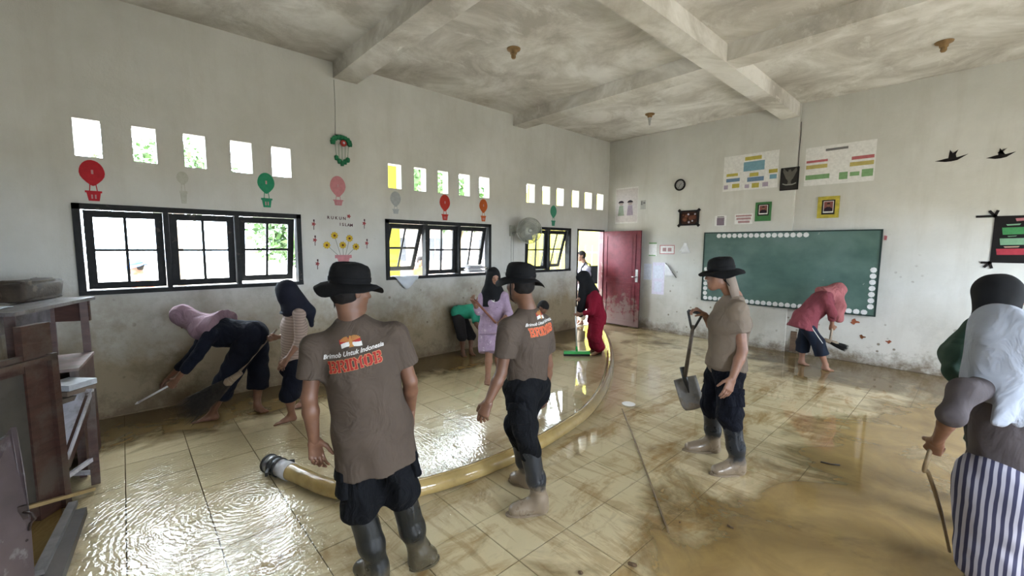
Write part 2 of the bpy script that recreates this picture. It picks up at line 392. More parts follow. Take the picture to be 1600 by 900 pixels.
mb = MB(); mb.box((-2.47, YB, 3.985), (-2.20, B-.001, ZC)); struct('trim_3', mb, CEIL)
# rough cement skirting along the two walls
mb = MB()
def ragged(mb, P0, d, L_, n, h0, t0):
    P0 = V(*P0); d = V(*d); n = V(*n); k = int(L_/.22)
    for i in range(k):
        a = P0+d*(L_*i/k); b = P0+d*(L_*(i+1)/k); h = h0*(1+.35*math.sin(i*2.1)); t = t0
        lo = np.minimum.reduce([a, b, a+n*t]); hi = np.maximum.reduce([a, b, a+n*t, b+n*t]); hi[2] = h; lo[2] = 0
        mb.box(lo, hi)
ragged(mb, (-5.0, B, 0), (1, 0, 0), 2.78, (0, -1, 0), .045, .05); struct('baseboard_far', mb, WALL)
mb = MB(); ragged(mb, (-A, YB, 0), (0, 1, 0), 8.1, (1, 0, 0), .02, .012); struct('baseboard_left', mb, WALL)

# floor: bed of mortar + tiles, each one a piece
GROUT = mat('dark_grout', (.10, .075, .045), .8)
mb = MB(); mb.box((-A-TH, YB-.2, -.12), (XR+.2, B+.2, -.007)); floor = struct('floor', mb, GROUT)
TS = .4175; TX, TY = -1.24, .33
def tile_block(mb, cx, cy, x0, x1, y0, y1, z=0.0):
    b = .003
    vs = [(x0-cx, y0-cy, -.008), (x1-cx, y0-cy, -.008), (x1-cx, y1-cy, -.008), (x0-cx, y1-cy, -.008),
          (x0-cx, y0-cy, z-.0015), (x1-cx, y0-cy, z-.0015), (x1-cx, y1-cy, z-.0015), (x0-cx, y1-cy, z-.0015),
          (x0-cx+b, y0-cy+b, z), (x1-cx-b, y0-cy+b, z), (x1-cx-b, y1-cy-b, z), (x0-cx+b, y1-cy-b, z)]
    mb.add(vs, [(0,1,5,4),(1,2,6,5),(2,3,7,6),(3,0,4,7),(4,5,9,8),(5,6,10,9),(6,7,11,10),(7,4,8,11),(8,9,10,11)])
full = MB(); g = .0032; tile_block(full, 0, 0, -TS/2+g, TS/2-g, -TS/2+g, TS/2-g); full_me = full.mesh('floor_tile')
full_me.materials.append(TILE)
cells = []
for i in range(-12, 10):
    for j in range(-4, 21):
        x0 = max(TX+i*TS, -A); x1 = min(TX+(i+1)*TS, XR); y0 = max(TY+j*TS, YB); y1 = min(TY+(j+1)*TS, B)
        if x1-x0 < .02 or y1-y0 < .02: continue
        cx, cy = (x0+x1)/2, (y0+y1)/2; q = V(cx, cy, 0)-EYE; dd = q@fw
        vis = dd > .3 and abs(q@rt)/dd*F < 830+150/dd and abs(q@up)/dd*F < 480+150/dd
        cells.append((not vis, dd if vis else 99, x0, x1, y0, y1))
cells.sort(); rest = MB()
for k, (nv, dd, x0, x1, y0, y1) in enumerate(cells):
    cx, cy = (x0+x1)/2, (y0+y1)/2
    if k < 300 and not nv:
        if x1-x0 > TS-.001 and y1-y0 > TS-.001: me = full_me
        else:
            m_ = MB(); tile_block(m_, cx, cy, x0+g, x1-g, y0+g, y1-g); me = m_.mesh('floor_tile'); me.materials.append(TILE)
        o = bpy.data.objects.new('floor_tile', me); SC.collection.objects.link(o); o.parent = floor
        o.location = (cx, cy, random.uniform(-.0006, .0006)); o.rotation_euler = (random.gauss(0, .0012), random.gauss(0, .0012), 0)
    else: tile_block(rest, 0, 0, x0+g, x1-g, y0+g, y1-g)
part('floor_tile', rest, TILE, floor, kind='stuff')
# the sheet of water and silt standing on the tiles
mb = MB(); nx, ny = 42, 46; vs = []
for i in range(nx+1):
    for j in range(ny+1):
        vs.append((-A+.002+(A+XR-.004)*i/nx, YB+.002+(B-YB-.004)*j/ny, .0035))
mb.add(vs, [(i*(ny+1)+j, (i+1)*(ny+1)+j, (i+1)*(ny+1)+j+1, i*(ny+1)+j+1) for i in range(nx) for j in range(ny)], True)
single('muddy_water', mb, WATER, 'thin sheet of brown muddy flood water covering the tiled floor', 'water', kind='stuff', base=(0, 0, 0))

# windows of the left wall: black timber frames, top-hung sashes with four panes each
def window(name, y0, y1, n, tilts):
    x = -A; z0, z1 = WZ; e = root(name, None, None, (x, (y0+y1)/2, z0), kind='structure'); fwid = .055
    m = MB()
    m.box((x-.10, y0, z1-fwid), (x+.022, y1, z1)); m.box((x-.10, y0, z0), (x+.03, y1, z0+fwid*.8))
    m.box((x-.10, y0, z0), (x+.022, y0+fwid, z1)); m.box((x-.10, y1-fwid, z0), (x+.022, y1, z1)); part('window_frame', m, BLACKW, e)
    w = (y1-y0-2*fwid)/n
    for i in range(1, n):
        m = MB(); yy = y0+fwid+w*i; m.box((x-.10, yy-.022, z0+.04), (x+.018, yy+.022, z1-.05)); part('mullion', m, BLACKW, e)
    for i in range(n):
        a = y0+fwid+w*i+.016+.011*(i > 0); b = y0+fwid+w*(i+1)-.014-.012*(i < n-1); zt = z1-fwid-.005; zb = z0+fwid*.8+.010; hx = x-.03; T = tilts[i]
        ct, st_ = math.cos(T), math.sin(T)
        def R(y, d, t):     # y along, d down from hinge, t thickness offset (outwards)
            return (hx-st_*d-ct*t, y, zt-ct*d+st_*t*-1)
        def slab(m, ya, yb, d0, d1, t0, t1):
            vs = [R(ya, d0, t0), R(yb, d0, t0), R(yb, d1, t0), R(ya, d1, t0), R(ya, d0, t1), R(yb, d0, t1), R(yb, d1, t1), R(ya, d1, t1)]
            m.add(vs, [(0,1,2,3),(7,6,5,4),(0,4,5,1),(1,5,6,2),(2,6,7,3),(3,7,4,0)])
        Hh = zt-zb; s = .068; m = MB()
        slab(m, a, b, 0, s, 0, .035); slab(m, a, b, Hh-s, Hh, 0, .035); slab(m, a, a+s, s, Hh-s, 0, .035); slab(m, b-s, b, s, Hh-s, 0, .035)
        sash = part('sash', m, BLACKW, e)
        m = MB(); mid = (a+b)/2; slab(m, mid-.013, mid+.013, s, Hh-s, .004, .03); part('muntin', m, BLACKW, sash)
        m = MB(); slab(m, a+s, mid-.011, Hh/2-.013, Hh/2+.013, .004, .03); slab(m, mid+.011, b-s, Hh/2-.013, Hh/2+.013, .004, .03); part('muntin', m, BLACKW, sash)
        for ya, yb in ((a+s, mid-.011), (mid+.011, b-s)):
            for d0, d1 in ((s, Hh/2-.011), (Hh/2+.011, Hh-s)):
                m = MB(); slab(m, ya, yb, d0, d1, .015, .018); part('pane', m, GLASS, sash)
R_ = math.radians
window('window_1', *WIN[0], 3, (R_(1.5), R_(2), R_(11)))
window('window_2', *WIN[1], 3, (R_(24), R_(3), R_(13)))
window('window_3', *WIN[2], 2, (R_(3), R_(16)))
# door: frame in the left wall, red leaf swung open against the far wall
RED = mat('dusty_red_painted_door', (.13, .022, .028), .4, .25, 5, stain=(.20, .13, .11), sth=.55, ssc=5)
REDD = mudcloth('muddied_red_door_panel', (.125, .022, .030), (.17, .115, .10), 0, 1.5, .25, .4, .55)
d1 = root('door_1', None, None, (-A, 8.33, 0), kind='structure')
m = MB(); m.box((-A-.1, 7.35, 0), (-A+.012, 7.385, 2.19)); m.box((-A-.1, 7.35, 2.15), (-A+.012, 8.33, 2.19)); part('door_frame', m, BLACKW, d1)
m = MB(); m.box((-A-.1, 8.29, 0), (-A+.012, 8.33, 2.15)); part('door_frame', m, RED, d1, 'reddish door jamb on the hinge side')
hp = V(-A+.02, 8.31, .03); tip = V(-4.985, 8.33, .03); dv = nrm(tip-hp); nn = V(dv[1], -dv[0], 0); LW_ = np.linalg.norm(tip-hp); uz = V(0, 0, 1)
def rect(a, b, c, d): return [(a, c), (b, c), (b, d), (a, d)]
m = MB(); m.prism(rect(0, LW_, 0, 2.13), hp, dv, uz, nn, -.038, 0); leaf = part('door_leaf', m, REDD, d1)
for u0, u1, v0, v1 in ((.10, LW_-.14, 1.08, 2.02), (.10, LW_-.14, .12, .95)):
    m = MB()
    for a, b, c, d in ((u0-.03, u1+.03, v0-.03, v0), (u0-.03, u1+.03, v1, v1+.03), (u0-.03, u0, v0, v1), (u1, u1+.03, v0, v1)):
        m.prism(rect(a, b, c, d), hp, dv, uz, nn, 0, .012)
    part('panel_moulding', m, REDD, leaf)
    m = MB(); m.prism(rect(u0+.05, u1-.05, v0+.05, v1-.05), hp, dv, uz, nn, 0, .006); part('door_panel', m, REDD, leaf)
STEEL = mat('scratched_steel', (.45, .45, .44), .35, .2, 20, metal=.9)
m = MB(); m.prism(rect(LW_-.10, LW_-.04, 1.0, 1.28), hp, dv, uz, nn, 0, .008); m.tube([hp+dv*(LW_-.07)+uz*1.12, hp+dv*(LW_-.07)+uz*1.12+nn*.05, hp+dv*(LW_-.17)+uz*1.12+nn*.055], .009, 8)
part('door_handle', m, STEEL, leaf, 'scratched steel lock plate and lever')

# ---------------------------------------------------------------- outdoors
EARTH = mat('pale_yard_earth', (.42, .38, .31), .9, .2, 1.5)
mb = MB(); mb.box((-60, -40, -.5), (-A-TH-2.2, 60, -.12)); mb.box((XR+.3, -40, -.5), (60, 60, -.12)); struct('ground', mb, EARTH)
TERR = mat('pale_terrace_cement', (.5, .48, .44), .5, .15, 3)
mb = MB(); mb.box((-A-TH-2.2, -6, -.3), (-A-TH, 20, -.02)); struct('terrace', mb, TERR)
mb = MB(); mb.box((-A-TH-2.3, 2.4, 3.6), (-A-TH, 20, 3.75)); struct('terrace_roof', mb, TERR)
YEL = mat('bright_yellow_wall_paint', (.40, .34, .025), .8, .08, 2)
mb = MB(); mb.box((-16, 13.5, -.12), (-6.2, 13.8, 4.2)); single('yellow_wall', mb, YEL, 'bright yellow wall of the neighbouring building seen through the doorway', 'wall')
for k, (px, h, lab) in enumerate(((613, 7.6, 'yellow post standing outside the second window'), (833, 9.3, 'yellow post seen outside the third window'))):
    q = at(px, 388, h); c = V(-7.7, q[1]*7.7/(-q[0]), 0) if False else V(-7.75, (q/abs(q[0])*7.75)[1], 0)
    m = MB(); m.box((c[0]-.11, c[1]-.11, -.02), (c[0]+.11, c[1]+.11, 3.6)); m.box((c[0]-.15, c[1]-.15, -.02), (c[0]+.15, c[1]+.15, .25)); m.box((c[0]-.14, c[1]-.14, 3.4), (c[0]+.14, c[1]+.14, 3.6))
    single('terrace_post', m, YEL, lab, 'post')
# house across the yard
HW = mat('pale_pink_plaster', (.62, .50, .46), .8, .1); RF = mat('grey_zinc_roof', (.35, .36, .38), .5); DK = mat('dark_opening', (.05, .05, .06), .6)
hs = root('neighbour_house', 'pale pink plaster house with a grey roof across the yard', 'house', (-22, 13.0, -.12))
m = MB(); m.box((-25, 8.5, -.12), (-20, 17.5, 3.0)); part('wall', m, HW, hs)
m = MB(); m.add([(-26, 7.8, 2.9), (-19, 7.8, 2.9), (-19, 18.2, 2.9), (-26, 18.2, 2.9), (-22.5, 8.8, 4.6), (-22.5, 17.2, 4.6)], [(0, 3, 2, 1), (1, 2, 5, 4), (3, 0, 4, 5), (0, 1, 4), (2, 3, 5)]); part('roof', m, RF, hs)
for yy in (9.7, 12.0, 15.6):
    m = MB(); m.box((-19.99, yy, 1.0), (-19.94, yy+1.1, 2.2)); w_ = part('window', m, DK, hs)
    m = MB(); m.box((-19.97, yy+.5, 1.0), (-19.91, yy+.56, 2.2)); part('window_bar', m, HW, w_)
m = MB(); m.box((-19.99, 13.7, -.12), (-19.93, 14.7, 2.1)); part('door', m, DK, hs)
# iron fence by the yellow wall
IR = mat('pale_iron_fence', (.35, .36, .2), .5)
fe = root('iron_fence', 'pale iron railing before the yellow wall outside the door', 'fence', (-10.5, 12.6, -.12))
for z in (.3, 1.6):
    m = MB(); m.beam((-13.5, 12.6, z), (-8, 12.6, z), .04, .04); part('rail', m, IR, fe)
for i in range(19):
    m = MB(); m.beam((-13.4+i*.3, 12.6, -.12), (-13.4+i*.3, 12.6, 1.85), .025, .025, (1, 0, 0)); part('picket', m, IR, fe)
LEAF = mat('green_tree_leaves', (.045, .10, .022), .6, .5, 3); BARK = mat('tree_bark', (.22, .17, .12), .9)  # dark mottled leaf green throughout
def tree(x, y, hgt, rad, label, seed):
    rnd = np.random.RandomState(seed); e = root('tree', label, 'tree', (x, y, -.12))
    m = MB(); m.tube([(x, y, -.12), (x+.1, y, hgt*.4), (x, y+.1, hgt*.75)], [.16, .12, .05], 8)
    for k in range(5):
        a = k*1.26; m.tube([(x+.05, y, hgt*.42), (x+rad*.5*math.cos(a), y+rad*.5*math.sin(a), hgt*.75)], [.07, .02], 6)
    part('trunk', m, BARK, e); n = 2600
    d = rnd.normal(size=(n, 3)); d /= np.linalg.norm(d, axis=1)[:, None]
    lump = 1+.35*np.sin(d[:, 0]*5+seed)*np.cos(d[:, 1]*4)
    c = d*(rad*lump*rnd.uniform(.55, 1, n)**.5)[:, None]; c[:, 2] *= .75; c += (x, y, hgt*.8)
    s_ = rnd.uniform(.10, .2, n)[:, None]; t1 = rnd.normal(size=(n, 3)); t1 /= np.linalg.norm(t1, axis=1)[:, None]
    t2 = np.cross(t1, d+rnd.normal(size=(n, 3))*.3); t2 /= np.linalg.norm(t2, axis=1)[:, None]
    vs = np.stack([c-t1*s_, c+t2*s_*.5, c+t1*s_, c-t2*s_*.5], 1).reshape(-1, 3)
    m = MB(); m.add(vs, [(4*i, 4*i+1, 4*i+2, 4*i+3) for i in range(n)]); part('foliage', m, LEAF, e, kind='stuff')
tree(-19, -3.4, 3.6, 1.9, 'leafy tree beyond the left end of the first window', 1)
tree(-24, 1.9, 5.8, 2.2, 'tall leafy tree beyond the middle of the first window', 2)
tree(-17, 5.2, 3.1, 1.8, 'bushy tree beyond the right end of the first window', 3)
tree(-13, 7.2, 5.2, 1.6, 'leafy tree in the yard beyond the second window', 4)
tree(-16.5, 11.6, 4.6, 1.5, 'small leafy tree between the second and third windows', 5)

# ------------------------------------------------------------------ bodies: signed distance + surface nets
def frame(a, b, side):
    ax = b-a; L = np.linalg.norm(ax); ax = ax/L if L > 1e-6 else V(0, 0, 1)
    s = side-ax*(side@ax); s = nrm(s); return ax, s, np.cross(ax, s)
def S(a, b, ra, rb, k=.02, side=None, op='u', flat=''):          # tapered limb; radii scalar or (side, other)
    return dict(t='s', a=np.asarray(a, float), b=np.asarray(b, float), ra=ra, rb=rb, k=k, side=side, op=op, flat=flat)
def E_(c, r, ax, k=.02, op='u'):                                    # ellipsoid, ax = (x, y, z) axes
    return dict(t='e', a=np.asarray(c, float), r=r, ax=ax, k=k, op=op)
def sdf_mesh(prims, res, wr=None):
    lo = np.full(3, 1e9); hi = -lo
    for p in prims:
        R = max(p['r']) if p['t'] == 'e' else max(np.max(p['ra']), np.max(p['rb']))
        pts = [p['a']] if p['t'] == 'e' else [p['a'], p['b']]
        p['lo'] = np.min(pts, 0)-R-p['k']-2*res; p['hi'] = np.max(pts, 0)+R+p['k']+2*res
        if p['op'] == 'u': lo = np.minimum(lo, p['lo']); hi = np.maximum(hi, p['hi'])
    n = np.ceil((hi-lo)/res).astype(int)+1
    D = np.full(n, .5, np.float32)
    g = [(lo[i]+np.arange(n[i])*res).astype(np.float32) for i in range(3)]
    for p in prims:
        i0 = np.maximum(((p['lo']-lo)/res).astype(int), 0); i1 = np.minimum(((p['hi']-lo)/res).astype(int)+1, n)
        if (i1 <= i0).any(): continue
        X = g[0][i0[0]:i1[0], None, None]; Y = g[1][None, i0[1]:i1[1], None]; Z = g[2][None, None, i0[2]:i1[2]]
        X, Y, Z = np.broadcast_arrays(X-np.float32(p['a'][0]), Y-np.float32(p['a'][1]), Z-np.float32(p['a'][2]))
        if p['t'] == 'e':
            q = [(X*a[0]+Y*a[1]+Z*a[2]) for a in np.asarray(p['ax'], np.float32)]; r = p['r']
            kk = np.sqrt((q[0]/r[0])**2+(q[1]/r[1])**2+(q[2]/r[2])**2)+1e-6; vl = np.sqrt(X*X+Y*Y+Z*Z)
            d = np.where(kk < 1, (kk-1)*min(r), vl*(1-1/kk))
        else:
            ab = (p['b']-p['a']).astype(np.float32); L2 = float(ab@ab)+1e-9
            t = np.clip((X*ab[0]+Y*ab[1]+Z*ab[2])/L2, 0, 1)
            vx, vy, vz = X-t*ab[0], Y-t*ab[1], Z-t*ab[2]; vl = np.sqrt(vx*vx+vy*vy+vz*vz)
            if not hasattr(p['ra'], '__len__') and not hasattr(p['rb'], '__len__'):
                d = vl-(p['ra']+(p['rb']-p['ra'])*t)
            else:
                ra = p['ra'] if hasattr(p['ra'], '__len__') else (p['ra'],)*2; rb = p['rb'] if hasattr(p['rb'], '__len__') else (p['rb'],)*2
                ax, s, o = frame(p['a'], p['b'], p['side'])
                rs = ra[0]+(rb[0]-ra[0])*t; ro = ra[1]+(rb[1]-ra[1])*t; rl = np.minimum(rs, ro)
                kk = np.sqrt(((vx*s[0]+vy*s[1]+vz*s[2])/rs)**2+((vx*o[0]+vy*o[1]+vz*o[2])/ro)**2+((vx*ax[0]+vy*ax[1]+vz*ax[2])/rl)**2)+1e-6
                d = np.where(kk < 1, (kk-1)*rl, vl*(1-1/kk))
            if p['flat']:
                ax = ab/math.sqrt(L2); la = X*ax[0]+Y*ax[1]+Z*ax[2]
                if 'b' in p['flat']: d = np.maximum(d, la-math.sqrt(L2))
                if 'a' in p['flat']: d = np.maximum(d, -la)
        sl = D[i0[0]:i1[0], i0[1]:i1[1], i0[2]:i1[2]]; k = p['k']
        if p['op'] == 'u': h = np.maximum(k-np.abs(sl-d), 0)/k; sl[...] = np.minimum(sl, d)-h*h*k*.25
        else: d = -d; h = np.maximum(k-np.abs(sl-d), 0)/k; sl[...] = np.maximum(sl, d)+h*h*k*.25
    if wr: X, Y, Z = np.meshgrid(*g, indexing='ij', sparse=True); D += wr(X, Y, Z).astype(np.float32)
    I = D < 0; c = I[:-1, :-1, :-1].astype(np.int8)
    c = sum(I[a:n[0]-1+a, b:n[1]-1+b, e:n[2]-1+e].astype(np.int8) for a in (0, 1) for b in (0, 1) for e in (0, 1))
    act = np.argwhere((c > 0) & (c < 8)); N = len(act); idx = np.full(n, -1, np.int32); idx[act[:, 0], act[:, 1], act[:, 2]] = np.arange(N)
    acc = np.zeros((N, 3)); cnt = np.zeros(N); cor = [(a, b, e) for a in (0, 1) for b in (0, 1) for e in (0, 1)]
    val = {q: D[act[:, 0]+q[0], act[:, 1]+q[1], act[:, 2]+q[2]] for q in cor}
    for q in cor:
        for ax in range(3):
            if q[ax]: continue
            q2 = list(q); q2[ax] = 1; q2 = tuple(q2); v0, v1 = val[q], val[q2]; s = (v0 < 0) != (v1 < 0)
            t = np.where(s, v0/np.where(s, v0-v1, 1), 0); P = np.tile(np.array(q, float), (N, 1)); P[:, ax] += t
            acc += P*s[:, None]; cnt += s
    vs = lo+(act+acc/cnt[:, None])*res
    F_ = []
    for ax in range(3):
        a1, a2 = [(1, 2), (2, 0), (0, 1)][ax]
        sl0 = [slice(None)]*3; sl1 = [slice(None)]*3; sl0[ax] = slice(0, n[ax]-1); sl1[ax] = slice(1, n[ax])
        A0 = I[tuple(sl0)]; A1 = I[tuple(sl1)]
        for pos_, msk in ((True, A0 & ~A1), (False, ~A0 & A1)):
            e = np.argwhere(msk); e = e[(e[:, a1] > 0) & (e[:, a2] > 0)]
            if not len(e): continue
            def gi(d1, d2): q = e.copy(); q[:, a1] -= d1; q[:, a2] -= d2; return idx[q[:, 0], q[:, 1], q[:, 2]]
            f = np.stack([gi(1, 1), gi(0, 1), gi(0, 0), gi(1, 0)], 1)
            F_.append(f if pos_ else f[:, ::-1])
    F_ = np.concatenate(F_); F_ = F_[(F_ >= 0).all(1)]
    return vs, F_
def join(parts):
    off = 0; vs = []; fs = []
    for v, f in parts: vs.append(v); fs.append(f+off); off += len(v)
    return np.concatenate(vs), np.concatenate(fs)
def np_mesh(name, vs, fs, off=(0, 0, 0)):
    me = bpy.data.meshes.new(name); vs = vs-np.asarray(off, float); me.vertices.add(len(vs)); me.vertices.foreach_set('co', vs.astype(np.float32).ravel())
    me.loops.add(len(fs)*4); me.loops.foreach_set('vertex_index', fs.astype(np.int32).ravel()); me.polygons.add(len(fs))
    me.polygons.foreach_set('loop_start', np.arange(len(fs), dtype=np.int32)*4)
    me.polygons.foreach_set('use_smooth', np.ones(len(fs), bool)); me.update(calc_edges=True); me.validate(); return me
def folds(amp, s=1., seed=0., vert=1.):
    def f(X, Y, Z):
        a = np.sin(X*31*s+2.2*np.sin(Z*13*s*vert+seed)+seed)*np.sin(Y*27*s+1.9*np.sin(X*11*s+Z*9*vert)+seed*2)
        b = np.sin((X+Y)*17*s+Z*23*s*vert+2*np.sin(X*8-Z*10*vert+seed))
        return amp*(.55*a+.45*b)
    return f

def drapes(amp, side, s=1., seed=0.):
    sx_, sy_, sz_ = [float(q) for q in side]
    def f(X, Y, Z):
        u_ = X*sx_+Y*sy_+Z*sz_
        return amp*(.6*np.sin(u_*52*s+1.8*np.sin(Z*7+seed)+seed)+.4*np.sin(u_*23*s-2.2*np.sin(Z*5+X*3+seed)))
    return f

def hand(P, d, palm, side, curl=.5, s=1., res=.004, spread=.04, grip=False):
    """P wrist, d direction of the fingers, palm = palm normal, side = direction of the thumb"""
    d = nrm(d); palm = nrm(palm-d*(palm@d)); side = nrm(side-d*(side@d)-palm*(side@palm)); pr = []
    K = P+d*.085*s
    pr.append(S(P-d*.03*s, P+d*.015*s, (.027*s, .02*s), (.031*s, .019*s), .01, side))
    pr.append(S(P+d*.01*s, K, (.033*s, .0175*s), (.041*s, .0145*s), .01, side))
    for i, (o, L, r) in enumerate(((.030, .92, .0088), (.0105, 1.0, .0090), (-.0095, .94, .0086), (-.0285, .74, .0076))):
        q = K+side*o*s-d*(.002+.004*abs(i-1))*s; d0 = nrm(d+side*spread*(1.2-i)*.5); ang = curl*(.8+.12*i); th = 0
        for j, ln in enumerate((.043, .026, .021)):
            th += ang*(.8, 1.0, .7)[j]; dd = d0*math.cos(th)+palm*math.sin(th)
            q2 = q+dd*ln*L*s; rr = r*s*(1-.09*j); pr.append(S(q, q2, rr, rr*.92, .005)); q = q2
    tb = P+d*.022*s+side*.026*s+palm*.006*s; td = nrm(d*.75+side*.75+palm*.35)
    t1 = tb+td*.035*s; td2 = nrm(d*.95+side*.30+palm*(.35+curl*.5)); t2 = t1+td2*.030*s; t3 = t2+nrm(td2+palm*curl*.4)*.024*s
    pr += [S(P+d*.012*s+side*.012*s, tb, .016*s, .0145*s, .012), S(tb, t1, .0135*s, .0115*s, .008), S(t1, t2, .0108*s, .0098*s, .004), S(t2, t3, .0096*s, .0078*s, .004)]
    return sdf_mesh(pr, res)

def head_prims(c, f, u, s=1.):
    f = nrm(f); u = nrm(u-f*(u@f)); x = np.cross(f, u)
    L = lambda a, b, e: c+(x*a+f*b+u*e)*s
    ax = (x, f, u); e = lambda a, b, g: (a*s, b*s, g*s)
    pr = [E_(L(0, -.014, .032), e(.076, .096, .086), ax, .02), E_(L(0, .028, -.030), e(.060, .062, .078), ax, .03),
          E_(L(0, .052, -.092), e(.030, .028, .022), ax, .03), S(L(-.045, .0, -.06), L(0, .05, -.092), .022*s, .02*s, .03), S(L(.045, .0, -.06), L(0, .05, -.092), .022*s, .02*s, .03),
          S(L(-.034, .072, .020), L(.034, .072, .020), .013*s, .013*s, .015),
          S(L(0, .080, .012), L(0, .104, -.026), .0075*s, .0115*s, .010), S(L(-.013, .088, -.030), L(.013, .088, -.030), .0085*s, .0085*s, .006),
          E_(L(-.042, .050, -.018), e(.022, .022, .018), ax, .02), E_(L(.042, .050, -.018), e(.022, .022, .018), ax, .02),
          E_(L(-.031, .086, .003), e(.014, .010, .009), ax, .008, 's'), E_(L(.031, .086, .003), e(.014, .010, .009), ax, .008, 's'),
          E_(L(-.030, .070, .002), e(.012, .013, .011), ax, .003), E_(L(.030, .070, .002), e(.012, .013, .011), ax, .003),
          E_(L(0, .084, -.055), e(.022, .011, .0055), ax, .005), E_(L(0, .082, -.065), e(.018, .011, .0055), ax, .005)]
    for q in (-1, 1):
        pr += [E_(L(q*.080, -.010, -.004), e(.008, .018, .030), ax, .006), E_(L(q*.088, -.006, .0), e(.006, .008, .014), ax, .005, 's')]
    return pr, L, ax
def foot_prims(heel, toe, s=1., lift=0.):
    d = nrm(toe-heel); L = np.linalg.norm(toe-heel); sd = nrm(np.cross(d, (0, 0, 1))); z = V(0, 0, 1)
    an = heel+d*.055*s+z*.085*s
    pr = [S(heel+d*.03*s+z*.03*s, heel+d*L*.62+z*.022*s, (.030*s, .030*s), (.043*s, .020*s), .03, sd), S(an, heel+d*L*.5+z*.035*s, (.030*s, .032*s), (.034*s, .020*s), .03, sd),
          S(an, heel+d*.035*s+z*.035*s, .030*s, .028*s, .02)]
    for i, o in enumerate((-.030, -.014, .001, .014, .027)):
        r = (.0125, .009, .0085, .008, .0075)[i]*s
        pr.append(S(heel+d*(L*.70)+sd*o*s+z*.017*s, heel+d*(L*(.96-.035*i))+sd*(o*1.15)*s+z*.011*s, r*1.1, r, .006))
    return pr, an

SKIN = skin_mat('tan_skin', (.17, .080, .046)); SKINL = skin_mat('light_brown_skin', (.27, .135, .085)); HAIR = mat('black_hair', (.012, .010, .009), .75, .4, 30, spec=.2)
EYEW = mat('dark_eye', (.02, .015, .012), .15)

